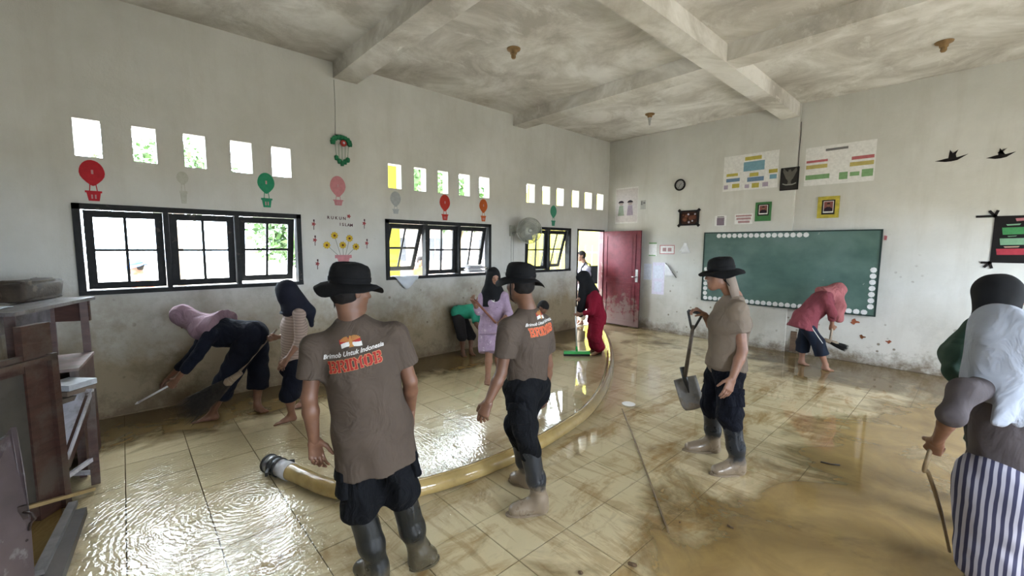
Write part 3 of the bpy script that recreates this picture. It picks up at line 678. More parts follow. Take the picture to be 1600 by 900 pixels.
class Person:
    """joints given in world space; every garment is grown around the same skeleton"""
    def __init__(s, J, label, scale=1., fem=False, res=.010, skin=None, group=None):
        s.J = {k: np.asarray(v, float) for k, v in J.items()}; s.s = scale; s.fem = fem; s.res = res; s.skin = skin or SKIN
        j = s.J; s.face = nrm(j['face']); s.upv = nrm(j.get('up', V(0, 0, 1)))
        base = (j['heelL']+j['heelR'])/2; base[2] = 0 if 'z0' not in J else float(J['z0']); s.root = root('person', label, 'person', base, group)
        s.side = nrm((j['shR']-j['shL'])+.0); s.hside = nrm(j['hipR']-j['hipL'])
    def build_body(s, bare=False, legs=True, curl=(.45, .45), palms=None, hands=True, hres=None, footskin=None):
        j, k = s.J, s.s; hp, s.L, s.ax = head_prims(j['head'], s.face, s.upv, k*(j['hs'] if 'hs' in j else 1.)); pr = hp
        hc = j['head']-s.upv*.05*k-s.face*.034*k
        pr.append(S(j['neck'], hc, .056*k, .052*k, .03)); ms = (j['shL']+j['shR'])/2
        pr.append(S(j['pel'], (j['pel']+ms)/2, (.11*k, .085*k), (.11*k, .08*k), .03, s.hside)); pr.append(S((j['pel']+ms)/2, ms*.75+j['neck']*.25, (.11*k, .08*k), (.12*k, .085*k), .03, s.side))
        pr.append(S(ms, j['neck'], .06*k, .05*k, .04))
        th = .9 if s.fem else 1.
        for q in 'LR':
            sh, el, wr = j['sh'+q], j['el'+q], j['wr'+q]
            pr.append(S(ms, sh, .055*k, .045*k, .04)); pr.append(S(sh, el, .047*k*th, .037*k*th, .02)); m = el*.68+wr*.32
            pr.append(S(el, m, .037*k*th, .039*k*th, .015)); pr.append(S(m, wr, .039*k*th, .026*k*th, .015))
            hp_, kn, he = j['hip'+q], j['kn'+q], j['heel'+q]; fp, an = foot_prims(he, j['toe'+q], k)
            pr.append(S(j['pel'], hp_, .08*k, .075*k, .04)); pr.append(S(hp_, kn, .075*k, .052*k, .03)); m = kn*.65+an*.35
            pr.append(S(kn, m, .050*k, .053*k, .02)); pr.append(S(m, an, .053*k, .033*k, .02))
            if bare: pr += fp
        parts_ = [sdf_mesh(pr, s.res)]
        if hands:
            for i, q in enumerate('LR'):
                d = nrm(j['wr'+q]-j['el'+q]); d = nrm(d+j.get('hd'+q, V(0, 0, 0)))
                body_in = nrm((j['shR'] if q == 'L' else j['shL'])-j['sh'+q])
                palm = j.get('palm'+q, body_in); th_ = j.get('th'+q, s.fwd())
                parts_.append(hand(j['wr'+q], d, palm, th_, curl[i], k, hres or max(.0042, s.res*.5)))
        vs, fs = join(parts_); o = part('body', np_mesh('body', vs, fs, wloc(s.root)), s.skin, s.root); s.body = o
        for q in (-1, 1):
            m = MB(); c = s.L(q*.030, .0765, .002); r = .0075*k; m.lathe([(r*math.sin(a), -r*math.cos(a)) for a in np.linspace(0.02, PI-.02, 6)], c, s.face, 8)
            part('eye', m, EYEW, s.body)
        return s
    def fwd(s):
        u = nrm((s.J['neck']-s.J['pel'])); return nrm(np.cross(u, s.side))
    def cloth(s, name, prims, m, res=None, wr=None, label=None, parent=None):
        vs, fs = sdf_mesh(prims, res or s.res, wr); return part(name, np_mesh(name, vs, fs, wloc(parent or s.root)), m, parent or s.root, label)
    def top(s, m, sleeve=.6, hem=.0, fat=0., name='shirt', dra=0., amp=.004, flare=0., seed=0., hemdir=None, chest=0.):
        """sleeve: 0..1 along upper arm, 1..2 along forearm; hem: length below the hips' centre"""
        j, k = s.J, s.s; ms = (j['shL']+j['shR'])/2; pel = j['pel']; up_ = nrm(ms-pel)
        legd = nrm((j['knL']+j['knR'])/2-(j['hipL']+j['hipR'])/2) if hemdir is None else nrm(hemdir); bot = pel+legd*hem*k
        w = .88 if s.fem else 1.; f = fat
        waist = pel*.58+ms*.42; ch = pel*.25+ms*.75; top_ = ms*.92+j['neck']*.08
        rp = ((.165*w+f+flare*.5)*k, (.118+f)*k); rw = ((.150*w+f)*k, (.108+f)*k); rc = ((.165*w+f)*k, (.118+f+chest)*k); rt_ = ((.125*w+f*.6)*k, (.080+f*.4)*k)
        rb = ((.165*w+f+flare)*k, (.125+f+flare*.8)*k)
        pr = [S(pel, waist, rp, rw, .04, s.hside), S(waist, ch, rw, rc, .04, s.side), S(ch, top_, rc, rt_, .04, s.side), S(top_, j['neck'], (.085*k, .07*k), .058*k, .05, s.side, flat='b')]
        if hem > .01: pr.append(S(pel, bot, rp, rb, .04, s.hside, flat='b'))
        sp = j['shL'], j['shR']; nb = j['neck']*.75+ms*.25-up_*.02*k
        for q_ in sp: pr.append(S(q_, nb, (.052+f*.4)*k, (.050+f*.3)*k, .06))
        th = .92 if s.fem else 1.
        for q in 'LR':
            sh, el, wr_ = j['sh'+q], j['el'+q], j['wr'+q]
            if sleeve <= 1:
                e = sh+(el-sh)*sleeve; pr.append(S(sh, e, (.062+f*.4)*k*th, (.066+f*.4)*k*th, .035, flat='b'))
            else:
                pr.append(S(sh, el, (.060+f*.3)*k*th, (.052+f*.3)*k*th, .035)); e = el+(wr_-el)*(sleeve-1); pr.append(S(el, e, (.052+f*.3)*k*th, (.042+f*.3)*k*th, .02, flat='b'))
        f1 = folds(amp*k, 1., seed, .7); f2 = drapes(dra, s.side, .8, seed)
        s.shirt = s.cloth(name, pr, m, wr=(lambda X, Y, Z: f1(X, Y, Z)+f2(X, Y, Z)) if dra else f1); return s.shirt
    def pants(s, m, length=1.8, fat=0., amp=.005, name='trousers', seed=1., waist=.10, cuff=0., hip=0.):
        """length 0..1 along thigh, 1..2 along shank"""
        j, k = s.J, s.s; pel = j['pel']; ms = (j['shL']+j['shR'])/2; wst = pel+nrm(ms-pel)*waist*k
        w = .95 if s.fem else 1.; f = fat
        pr = [S(wst, pel, (.148*w*k, .108*k), ((.160*w+f+hip)*k, (.122+f+hip)*k), .04, s.hside, flat='a')]
        for q in 'LR':
            hp_, kn = j['hip'+q], j['kn'+q]; he = j['heel'+q]; an = he+nrm(j['toe'+q]-he)*.05*k+V(0, 0, .085*k)
            if length <= 1: e = hp_+(kn-hp_)*length; pr.append(S(hp_, e, (.100+f+hip)*k, (.085+f+cuff)*k, .04, flat='b'))
            else:
                e = kn+(an-kn)*(length-1); pr.append(S(hp_, kn, (.098+f+hip)*k, (.072+f)*k, .04)); pr.append(S(kn, e, (.072+f)*k, (.060+f+cuff)*k, .03, flat='b'))
        s.trou = s.cloth(name, pr, m, wr=folds(amp*k, 1.1, seed, 1.2)); return s.trou
    def pockets(s, m, fat=.0):
        j, k = s.J, s.s
        for q, sg in (('L', -1), ('R', 1)):
            a, b = j['hip'+q], j['kn'+q]; ax = nrm(b-a); out = nrm(s.hside*sg-ax*((s.hside*sg)@ax)); c = a*.42+b*.58+out*(.075+fat)*k; z_ = np.cross(ax, out)
            pr = [S(c-ax*.065*k, c+ax*.065*k, (.072*k, .030*k), (.075*k, .036*k), .02, z_, flat='ab')]
            s.cloth('cargo_pocket', pr, m, res=max(.007, s.res), wr=folds(.003, 1.5, 2.), parent=s.trou)
            s.cloth('pocket_flap', [S(c-ax*.075*k+out*.006, c-ax*.025*k+out*.008, (.076*k, .031*k), (.076*k, .034*k), .01, z_, flat='ab')], m, res=max(.007, s.res), parent=s.trou)
    def boots(s, m, top=.55, label=None, amp=.0015, wide=0.):
        j, k = s.J, s.s
        for q in 'LR':
            he, to, kn = j['heel'+q], j['toe'+q], j['kn'+q]; d = nrm(to-he); sd = nrm(np.cross(d, (0, 0, 1))); z = V(0, 0, 1); L = np.linalg.norm(to-he)
            an = he+d*.055*k+z*.10*k; tp = an+(kn-an)*top; mid = an*.6+tp*.4
            pr = [S(tp, mid, (.066+wide)*k, (.060+wide)*k, .02, flat='a'), S(mid, an, (.060+wide)*k, .048*k, .03), S(an, he+d*.045*k+z*.04*k, .048*k, .043*k, .03),
                  S(he+d*.045*k+z*.045*k, he+d*(L-.055*k)+z*.040*k, (.040*k, .040*k), (.048*k, .036*k), .04, sd), S(an+d*.02*k, he+d*(L*.62)+z*.05*k, .045*k, .038*k, .05)]
            # inside lip of the shaft
            pr.append(S(tp+nrm(tp-an)*.01, tp-nrm(tp-an)*.02, (.058+wide)*k, (.055+wide)*k, .004, op='s'))
            b = s.cloth('boot', pr, m, res=max(.006, s.res*.8), wr=folds(amp, 1.4, 3.), label=label)
            vs = []; mm = MB(); n = 20; foot = []
            for i in range(n):
                a = 2*PI*i/n; e = math.cos(a); foot.append(he+d*(L/2+L/2*e*1.01)+sd*(math.sin(a)*(.046 if e < 0 else .051)*k))
            for zz in (0.004, .018): vs += [q_+z*zz for q_ in foot]
            mm.add(vs, [tuple(range(n))[::-1], tuple(range(n, 2*n))]+[(i, (i+1) % n, n+(i+1) % n, n+i) for i in range(n)]); part('sole', mm, m, b)
    def hair(s, m=None, long=False):
        k = s.s*(s.J['hs'] if 'hs' in s.J else 1.); L, ax = s.L, s.ax; e = lambda a, b, g: (a*k, b*k, g*k)
        pr = [E_(L(0, -.018, .036), e(.081, .099, .088), ax, .01), E_(L(0, -.036, -.022), e(.068, .062, .056), ax, .04),
              E_(L(0, .085, -.030), e(.09, .060, .080), ax, .01, 's'), S(L(-.10, .02, -.015), L(.10, .02, -.015), .03*k, .03*k, .01, op='s')]
        s.cloth('hair', pr, m or HAIR, res=max(.005, s.res*.7), wr=folds(.002, 4)); return s
    def hat(s, m, tilt=(0, 0), brim=.075, strap=True, seed=0, flop=.018, strapback=False, size=1.):
        k = s.s*size; L = s.L; x, f, u = s.ax; u2 = nrm(u+x*tilt[0]+f*tilt[1]); c = s.L(0, -.012, .046)
        m1 = MB(); prof = [(.098, -.006), (.100, .010), (.098, .045), (.093, .068), (.083, .086), (.066, .095), (.03, .099), (.001, .100)]
        m1.lathe([(r*k*1.02, z*k) for r, z in prof], c, u2, 36, True, lambda i, a: .004*math.sin(3*a+i*.7+seed) if i > 2 else 0)
        h = part('hat', m1, m, s.root)
        m2 = MB(); bp = [(.097, -.002), (.115, -.006), (.137, -.016), (.097+brim, -.038), (.099+brim, -.042), (.137, -.021), (.112, -.012), (.097, -.008)]
        m2.lathe([(r*k, z*k) for r, z in bp], c, u2, 48, True, lambda i, a: (flop*math.sin(2*a+seed)+.007*math.sin(5*a+seed*2))*(0, .2, .6, 1, 1, .6, .2, 0)[i]); part('brim', m2, m, h)
        m3 = MB(); m3.lathe([(r*k, z*k) for r, z in ((.1015, .004), (.104, .006), (.104, .026), (.1015, .028))], c, u2, 36); part('hat_band', m3, m, h)
        if strap:
            m4_ = MB(); pts = [L(-.086, -.0, .03), L(-.084, .01, -.04), L(-.06, .03, -.095), L(0, .045, -.13), L(.06, .03, -.095), L(.084, .01, -.04), L(.086, 0, .03)]
            if strapback: pts = [L(-.09, -.0, .03), L(-.088, -.02, -.04), L(-.07, -.06, -.09), L(0, -.10, -.13), L(.07, -.06, -.09), L(.088, -.02, -.04), L(.09, 0, .03)]
            m4_.tube(pts, .0035, 6); part('chin_strap', m4_, m, h)
        return h
    def hijab(s, m, drape=.30, back=.0, wide=1., tail=None, label=None, amp=.004, cut=None, seed=0., nm='headscarf', front=.0, dr_=False):
        j, k = s.J, s.s; L, ax = s.L, s.ax; e = lambda a, b, g: (a*k, b*k, g*k); ms = (j['shL']+j['shR'])/2; dn = nrm(j['pel']-ms)
        if 'drapedir' in j: dn = nrm(j['drapedir'])
        nk = j['neck']; x = s.side; hc = L(0, -.02, -.02); c2 = nk*.5+ms*.5; low = c2+dn*drape*k+s.fwd()*front
        pr = [E_(L(0, -.016, .034), e(.092, .110, .100), ax, .02), E_(L(0, .0, -.05), e(.088, .088, .10), ax, .03),
              S(hc, c2, (.095*k, .09*k), (.16*k*wide, .115*k), .05, x), S(c2, low, (.17*k*wide, .12*k), (.195*k*wide, .155*k), .05, x, flat='b')]
        if tail is not None:
            for (a, b, r1, r2) in tail: pr.append(S(a, b, r1, r2, .04, x))
        pr.append(E_(L(0, .120, -.020), e(.058, .062, .082), ax, .012, 's'))
        if cut: pr += cut
        return s.cloth(nm, pr, m, wr=drapes(amp*k, s.side, 1., seed) if dr_ else folds(amp*k, 1.2, seed, .8), label=label)

def conform(obj_, polys, O, u, v, n, off=.0025, tol=.35):
    """lay flat shapes (list of 2-D faces) on the surface of obj_; returns MB"""
    me = obj_.data; L0 = wloc(obj_); bvh = BVHTree.FromPolygons([tuple(np.array(q.co)+L0) for q in me.vertices], [tuple(p.vertices) for p in me.polygons])
    m = MB(); u, v, n = nrm(u), nrm(v), nrm(n)
    for poly in polys:
        vs = []
        for x, y in poly:
            P = O+u*x+v*y; hit = bvh.ray_cast(Vector(P+n*tol), Vector(-n), tol*2)
            if hit[0] is None: break
            vs.append(np.array(hit[0])+n*off)
        if len(vs) == len(poly): m.add(vs, [tuple(range(len(vs)))], True)
    return m
def text_polys(txt, size, shear=0., bold=0., maxe=.012):
    c = bpy.data.curves.new('txt', 'FONT'); c.body = txt; c.size = size; c.shear = shear; c.align_x = 'CENTER'; c.offset = bold; c.resolution_u = 3
    o = bpy.data.objects.new('txt', c); SC.collection.objects.link(o); dg = bpy.context.evaluated_depsgraph_get(); me = o.evaluated_get(dg).to_mesh()
    bm = bmesh.new(); bm.from_mesh(me); bmesh.ops.triangulate(bm, faces=bm.faces)
    for _ in range(3):
        ed = [e for e in bm.edges if e.calc_length() > maxe]
        if not ed: break
        bmesh.ops.subdivide_edges(bm, edges=ed, cuts=1); bmesh.ops.triangulate(bm, faces=bm.faces)
    P = [[(q.co.x, q.co.y) for q in f.verts] for f in bm.faces]; bm.free(); o.evaluated_get(dg).to_mesh_clear()
    bpy.data.objects.remove(o); bpy.data.curves.remove(c); return P
LET = dict(
B=["1110111.", "11101111", ".110..11", ".110..11", ".110111.", ".110111.", ".110..11", ".110..11", "11101111", "1110111."],
R=["1110111.", "11101111", ".110..11", ".110..11", ".110111.", ".11011..", ".110.11.", ".110.11.", "1110..11", "1110..11"],
I=["1110111", "1110111", ".11011.", ".11011.", ".11011.", ".11011.", ".11011.", ".11011.", "1110111", "1110111"],
M=["11.....11", "111...111", ".111.111.", ".11.1.11.", ".11.1.11.", ".11...11.", ".11...11.", ".11...11.", "111...111", "111...111"],
O=["..10111..", ".1101111.", "1110..111", "1110..111", "1110..111", "1110..111", "1110..111", "1110..111", ".1101111.", "..10111.."])
def block_word(word, cell):
    g = []; x = 0; cells_ = set()
    for ch in word:
        rows = LET[ch]
        for r, row in enumerate(rows):
            for c, q in enumerate(row):
                if q == '1': cells_.add((x+c, len(rows)-1-r))
        x += len(rows[0])+1
    Wd = x-1; ring = set()
    for (a, b) in cells_:
        for i in (-1, 0, 1):
            for j in (-1, 0, 1): ring.add((a+i, b+j))
    sq = lambda S_, g=0.: [[((a-g-Wd/2)*cell, (b-g)*cell*1.15), ((a+1+g-Wd/2)*cell, (b-g)*cell*1.15), ((a+1+g-Wd/2)*cell, (b+1+g)*cell*1.15), ((a-g-Wd/2)*cell, (b+1+g)*cell*1.15)] for a, b in S_]
    return sq(sorted(cells_)), sq(sorted(cells_), .34)
PR_RED = mat('red_shirt_ink', (.34, .014, .008), .7); PR_OR = mat('pale_orange_ink', (.62, .28, .13), .7); PR_W = mat('white_shirt_ink', (.68, .66, .62), .7); PR_G = mat('golden_brown_ink', (.45, .20, .05), .7)
def shirt_print(shirt, O, u, v, n, k=1., full=False):
    red, ring = block_word('BRIMOB', .0054*k)
    part('print_outline', conform(shirt, ring, O, u, v, n, .0018), PR_OR, shirt, 'pale orange outline of the word')
    part('print_lettering', conform(shirt, red, O, u, v, n, .0032), PR_RED if not full else PR_OR2, shirt, 'red stencil capitals across the back')
    tp = [[(x, y) for x, y in f] for f in text_polys('Brimob Untuk Indonesia', .034*k, .35, .0006)]
    part('print_script', conform(shirt, [[(x, y+.078*k) for x, y in f] for f in tp], O, u, v, n, .002), PR_W, shirt, 'white slanted line of writing')
    # emblem: bird with spread wings over a red and white banner
    def qd(pts): return [pts]
    fl_ = []; nseg = 8
    def band(y0, y1, xs, wave): 
        out = []
        for i in range(nseg):
            a = xs[0]+(xs[1]-xs[0])*i/nseg; b = xs[0]+(xs[1]-xs[0])*(i+1)/nseg; w1 = wave*math.sin(i/nseg*5); w2 = wave*math.sin((i+1)/nseg*5)
            out.append([(a*k, (y0+w1)*k), (b*k, (y0+w2)*k), (b*k, (y1+w2)*k), (a*k, (y1+w1)*k)])
        return out
    part('print_banner', conform(shirt, band(.142, .168, (-.060, .055), .006), O, u, v, n, .002), PR_RED, shirt, 'red half of the printed banner')
    part('print_banner', conform(shirt, band(.118, .143, (-.055, .058), .006), O, u, v, n, .002), PR_W, shirt, 'white half of the printed banner')
    em = []
    for sg in (-1, 1):
        for i in range(6):
            a0 = .25+i*.2; L_ = .05-.003*i; em.append([(sg*.006*k, .148*k), (sg*(.008+L_*math.cos(a0))*k, (.146+L_*math.sin(a0))*k), (sg*(.008+L_*math.cos(a0+.15))*k, (.146+L_*math.sin(a0+.15))*k)])
    em += [[(-.009*k, .135*k), (.009*k, .135*k), (.008*k, .165*k), (-.008*k, .165*k)], [(-.006*k, .165*k), (.006*k, .165*k), (.012*k, .178*k), (-.001*k, .182*k)], [(-.014*k, .118*k), (.014*k, .118*k), (.006*k, .136*k), (-.006*k, .136*k)]]
    part('print_emblem', conform(shirt, em, O, u, v, n, .0035), PR_G, shirt, 'golden brown spread-winged bird emblem')
PR_OR2 = mat('orange_red_ink', (.62, .09, .03), .7)

# ------------------------------------------------------------------ the people
def dr(r, f, u=0.): return nrm(_r*r+fh*f+V(0, 0, u))
def flat(p): p = np.array(p, float); p[2] = 0; return p
MUD = (.20, .135, .07)
TEE = cloth_mat('taupe_cotton_tee', (.086, .065, .050), .6, 6)
TEE2 = cloth_mat('sand_cotton_tee', (.19, .150, .115), .55, 6)
CARGO = cloth_mat('black_cargo_cloth', (.006, .0065, .008), .8, 8, .3, .9, .2, (.15, .12, .085), 0, 1.0, .99)
CARGO2 = cloth_mat('navy_cargo_cloth', (.006, .007, .012), .8, 8, .3, .9, .2, (.26, .23, .19), 0, 1.25, .91)
BOOTD = mudcloth('dark_wet_rubber', (.012, .013, .013), (.07, .058, .036), 0, .5, .3, .3, .52, True, 2.5)
BOOTM = mudcloth('mud_coated_rubber', (.018, .021, .026), (.235, .18, .125), .05, .36, .2, .3, .52, True, 1.5)
HATM = mat('black_hat_cloth', (.006, .006, .0065), .85, .3, 20, bump=.2, bs=90, spec=.2)

# 1. the man in the foreground, back to us
J = dict(head=at(549, 455, 2.15), face=dr(.75, .9, -.12), neck=at(550, 500, 2.13), shL=at(495, 543, 2.09), shR=at(617, 525, 2.19),
         elL=at(483, 622, 2.05), elR=at(641, 596, 2.23), wrL=at(491, 688, 2.06), wrR=at(642, 640, 2.33), pel=at(584, 668, 2.17), hipL=at(563, 690, 2.13), hipR=at(607, 684, 2.20),
         knL=at(563, 790, 2.10), knR=at(628, 768, 2.18), heelL=flat(at(602, 900, 2.07)), heelR=fl(640, 893), toeL=flat(at(556, 893, 2.22)), toeR=fl(686, 871),
         thL=dr(.75, .5, .0), palmL=dr(.75, -.6, 0), thR=dr(-.9, .5, 0), palmR=dr(-.6, -.5, 0), hdL=dr(.05, .1, -1)*.6, hdR=dr(0, -.3, -1)*.6)
p = Person(J, 'man in the foreground seen from behind, taupe printed tee, black hat, tall dark rubber boots', 1.0, res=.0075)
p.build_body(curl=(.75, .55)); p.hair(); p.hat(HATM, (.04, -.04), .068, strap=False, seed=.6, flop=.020)
m_ = MB(); m_.tube([p.L(-.088, -.02, .04), p.L(-.100, -.03, -.01), p.L(-.098, -.035, -.06), p.L(-.104, -.03, -.095), p.L(-.094, -.03, -.06), p.L(-.09, -.02, .03)], .0045, 6); part('chin_strap', m_, HATM, [c for c in p.root.children if c.name.startswith('hat')][0], 'black cord hanging loose beside the neck')
sh = p.top(TEE, .62, .20, .026, dra=.0035, amp=.006, flare=.020, seed=.4, hemdir=dr(.10, 0, -1))
bk = -p.fwd(); uu = nrm(p.side+V(0, 0, .10)); vv = nrm(np.cross(bk, uu)); ctr = (J['shL']+J['shR'])/2
shirt_print(sh, at(559, 567, 2.1), uu, vv, bk, .86)
p.pants(CARGO, 1.14, .020, .012, cuff=-.014, seed=2., waist=.02, hip=-.03); p.pockets(CARGO, .012); p.boots(BOOTD, .95, amp=.0025, wide=.006)

# 2. the man in the middle, turned to the left
J = dict(head=at(812, 444, 2.80), face=dr(-.75, .72, -.08), neck=at(824, 484, 2.82), shL=at(796, 511, 2.70), shR=at(849, 506, 2.95),
         elL=at(783, 583, 2.66), elR=at(856, 570, 3.0), wrL=at(763, 628, 2.60), wrR=at(852, 610, 3.05), pel=at(824, 597, 2.84), hipL=at(813, 610, 2.76), hipR=at(835, 608, 2.92),
         knL=at(820, 668, 2.70), knR=at(808, 665, 2.96), heelL=fl(856, 800), heelR=fl(834, 764), toeL=fl(790, 806), toeR=fl(795, 750),
         thL=dr(-1, .6, 0), palmL=dr(.3, .8, 0), hdL=dr(-.2, 0, -1)*.3)
p = Person(J, 'man standing beside the hose in the middle, printed tee, black hat and mud-caked boots', .98, res=.008)
p.build_body(curl=(.6, .5)); p.hair(); p.hat(HATM, (.06, -.10), .068, strap=True, seed=2.2, flop=.020, strapback=False)
sh = p.top(TEE, .66, .0, .014, dra=.003, amp=.007, seed=1.7)
bk = -p.fwd(); uu = nrm(p.side+V(0, 0, .10)); vv = nrm(np.cross(bk, uu))
PR_RED_ = PR_RED; shirt_print(sh, (J['shL']+J['shR'])/2-V(0, 0, .045)+p.side*.045+bk*.10, uu, vv, bk, .86, True)
m_ = MB(); 
p.pants(CARGO, 1.38, .018, .011, cuff=-.010, seed=4.); p.pockets(CARGO); p.boots(BOOTM, .72, wide=.004, label= 'rubber boot with mud-coated foot and dark shaft')

# 3. the man with the shovel, profile to the left
J = dict(head=at(1124, 430, 3.42), face=dr(-1, .12, -.02), neck=at(1147, 464, 3.42), shL=at(1153, 484, 3.28), shR=at(1131, 482, 3.56),
         elL=at(1160, 548, 3.22), elR=at(1116, 515, 3.66), wrL=at(1144, 592, 3.14), wrR=at(1101, 492, 3.66), pel=at(1134, 568, 3.42), hipL=at(1139, 584, 3.33), hipR=at(1124, 582, 3.50),
         knL=at(1141, 648, 3.24), knR=at(1112, 632, 3.56), heelL=fl(1163, 741), heelR=fl(1124, 707), toeL=fl(1108, 742), toeR=fl(1066, 704),
         thL=dr(-1, .1, 0), palmL=dr(-.1, 1, 0), thR=dr(.3, -.8, .3), palmR=dr(0, .1, -1), hdL=dr(-.25, 0, -1)*.3, hdR=dr(-1, 0, .1)*.6)
p = Person(J, 'man in profile holding a shovel, plain sand-coloured tee, black hat, mud-coated boots', 1.0, res=.009, skin=SKINL)
p.build_body(curl=(.30, 1.0)); p.hair(); p.hat(HATM, (0, .10), .072, strap=True, seed=.3, flop=.012, strapback=True)
FLAP = mat('sand_neck_cloth', (.23, .18, .14), .9, .1, 8)
m_ = MB(); pts0 = [p.L(-.088, .0, .02), p.L(-.08, -.07, .02), p.L(0, -.115, .02), p.L(.08, -.07, .02), p.L(.088, .0, .02)]; vs = []
for i in range(6):
    t = i/5
    for k_, q in enumerate(pts0):
        qq = q+V(0, 0, -.215*t)+_r*(.075*t)+fh*.0*t+(q-p.L(0, -.10, .02))*(-.15*t); vs.append(qq)
m_.add(vs, [(i*5+k_, i*5+k_+1, (i+1)*5+k_+1, (i+1)*5+k_) for i in range(5) for k_ in range(4)], True)
fo = part('neck_flap', m_, FLAP, p.root, 'sand-coloured cloth hanging from the hat over the neck'); md = fo.modifiers.new('thick', 'SOLIDIFY'); md.thickness = .004
p.top(TEE2, .56, .015, .022, dra=.002, amp=.005, seed=2.9, chest=.014)
p.pants(CARGO2, 1.28, .020, .011, seed=5., cuff=-.008, waist=.06, hip=-.008); p.pockets(CARGO2, .008); p.boots(BOOTM, .82, wide=.006, label= 'rubber boot, lower half coated in wet mud')
shovel_hand = J['wrR']+nrm(J['wrR']-J['elR']+dr(-1, 0, .1)*.6)*.085

# 4. woman bent forward with a mauve headscarf
NAVY = cloth_mat('navy_cloth', (.011, .013, .022), .7, 6, .2)
MAUVE = cloth_mat('mauve_headscarf_cloth', (.25, .165, .20), .7, 8)
J = dict(head=at(287, 496, 4.22), face=dr(-.45, -.05, -1), up=dr(-1, 0, .5), neck=at(318, 505, 4.24), shL=at(330, 522, 4.08), shR=at(326, 512, 4.42),
         elL=at(308, 556, 4.02), elR=at(306, 550, 4.5), wrL=at(275, 594, 4.00), wrR=at(262, 592, 4.5), pel=at(394, 524, 4.33), hipL=at(387, 535, 4.24), hipR=at(399, 532, 4.46),
         knL=at(351, 600, 4.17), knR=at(404, 590, 4.50), heelL=fl(343, 655), heelR=fl(398, 640), toeL=fl(300, 661), toeR=fl(415, 646), hdL=dr(-1, 0, -.6)*.4,
         thL=dr(-.3, .5, .6), palmL=dr(-.2, .9, -.3), thR=dr(-.2, -.8, .3), palmR=dr(0, 0, -1), drapedir=dr(1, 0, .12))
p = Person(J, 'woman bending forward beneath the first window, in a mauve headscarf and navy clothes, barefoot', .97, True, res=.010)
p.build_body(bare=True, curl=(1.0, 1.0))
p.top(NAVY, 1.62, .05, .030, amp=.006, seed=6.)
p.pants(NAVY, 1.38, .030, .008, seed=7., cuff=.02)
p.hijab(MAUVE, .19, wide=1.2, seed=3., amp=.008)
hand_b = J['wrL']+nrm(J['wrL']-J['elL']+dr(-1, 0, -.6)*.4)*.08

# 5. girl with a broom in a navy headscarf
STR = stripe_dir_mat('beige_striped_knit', (.40, .31, .27), (.29, .22, .19), 230, (.15, 0, 1), .01); NVS = mat('dark_navy_headscarf_cloth', (.012, .013, .022), .85, .2, 8, spec=.2)
J = dict(head=at(445, 456, 4.22), face=dr(-1, .15, -.25), neck=at(459, 480, 4.24), shL=at(468, 492, 4.12), shR=at(452, 490, 4.38),
         elL=at(468, 534, 4.08), elR=at(448, 525, 4.46), wrL=at(449, 560, 3.98), wrR=at(433, 527, 4.40), pel=at(459, 566, 4.26), hipL=at(464, 578, 4.18), hipR=at(455, 576, 4.35),
         knL=at(452, 616, 4.14), knR=at(468, 604, 4.40), heelL=fl(464, 656), heelR=fl(482, 634), toeL=fl(426, 665), toeR=fl(452, 640), thL=dr(-1, .3, 0), palmL=dr(0, 1, -.2), thR=dr(0, -.4, 1), palmR=dr(.2, -1, 0))
p = Person(J, 'barefoot girl in a navy headscarf and beige striped top sweeping behind the foreground man', .86, True, res=.010, skin=SKINL)
p.build_body(bare=True, curl=(.5, 1.1))
p.top(STR, 1.35, .06, .018, amp=.004, seed=8.); p.pants(NAVY, 1.12, .03, .006, seed=9., cuff=.02)
k_ = J['neck']; p.hijab(NVS, .02, wide=.80, seed=4., tail=[(p.L(0, -.06, .02), at(484, 486, 4.3), .085, .050), (at(484, 486, 4.3), at(487, 508, 4.3), .05, .022)])
hand_c = J['wrR']+nrm(J['wrR']-J['elR'])*.075

# 6. girl in lilac by the second window
LIL = mat('lilac_pyjama_cloth', (.34, .25, .34), .85, .14, 22, stain=(.55, .45, .52), sth=.6, ssc=18, spec=.15)
BLS = mat('black_headscarf_cloth', (.010, .010, .011), .85, .2, 8, spec=.2)
J = dict(head=at(771, 432, 5.58), face=dr(.45, -1, -.25), neck=at(769, 452, 5.62), shL=at(787, 464, 5.58), shR=at(755, 464, 5.60),
         elL=at(795, 490, 5.5), elR=at(748, 486, 5.5), wrL=at(785, 500, 5.35), wrR=at(741, 474, 5.38), pel=at(769, 512, 5.6), hipL=at(777, 520, 5.6), hipR=at(762, 520, 5.6),
         knL=at(778, 551, 5.55), knR=at(764, 551, 5.5), heelL=flat(at(781, 590, 5.62)), heelR=flat(at(763, 590, 5.55)), toeL=flat(at(780, 596, 5.42)), toeR=flat(at(760, 598, 5.36)), thR=dr(.3, 0, 1), palmR=dr(.3, .6, .2), palmL=dr(0, .3, -1))
p = Person(J, 'girl in lilac pyjamas and a long black headscarf standing below the second window', .93, True, res=.011, skin=SKINL)
p.build_body(bare=True, curl=(1.0, .9)); p.top(LIL, 1.5, .10, .035, amp=.005, seed=10., flare=.02); p.pants(LIL, .98, .035, .005, cuff=.03, seed=11., name='shorts')
hj = p.hijab(BLS, .20, wide=.92, seed=5., front=.03)
em = [[(-.02, 0), (.02, 0), (.014, .018), (-.014, .018)], [(-.022, .018), (-.012, .018), (-.014, .036)], [(.012, .018), (.022, .018), (.016, .038)], [(-.005, .018), (.006, .018), (0, .030)]]
part('scarf_badge', conform(hj, em, at(771, 472, 5.5), p.side, V(0, 0, 1), p.fwd(), .003), PR_W, hj, 'small white badge on the scarf')
hand_d = J['wrR']+nrm(J['wrR']-J['elR'])*.06

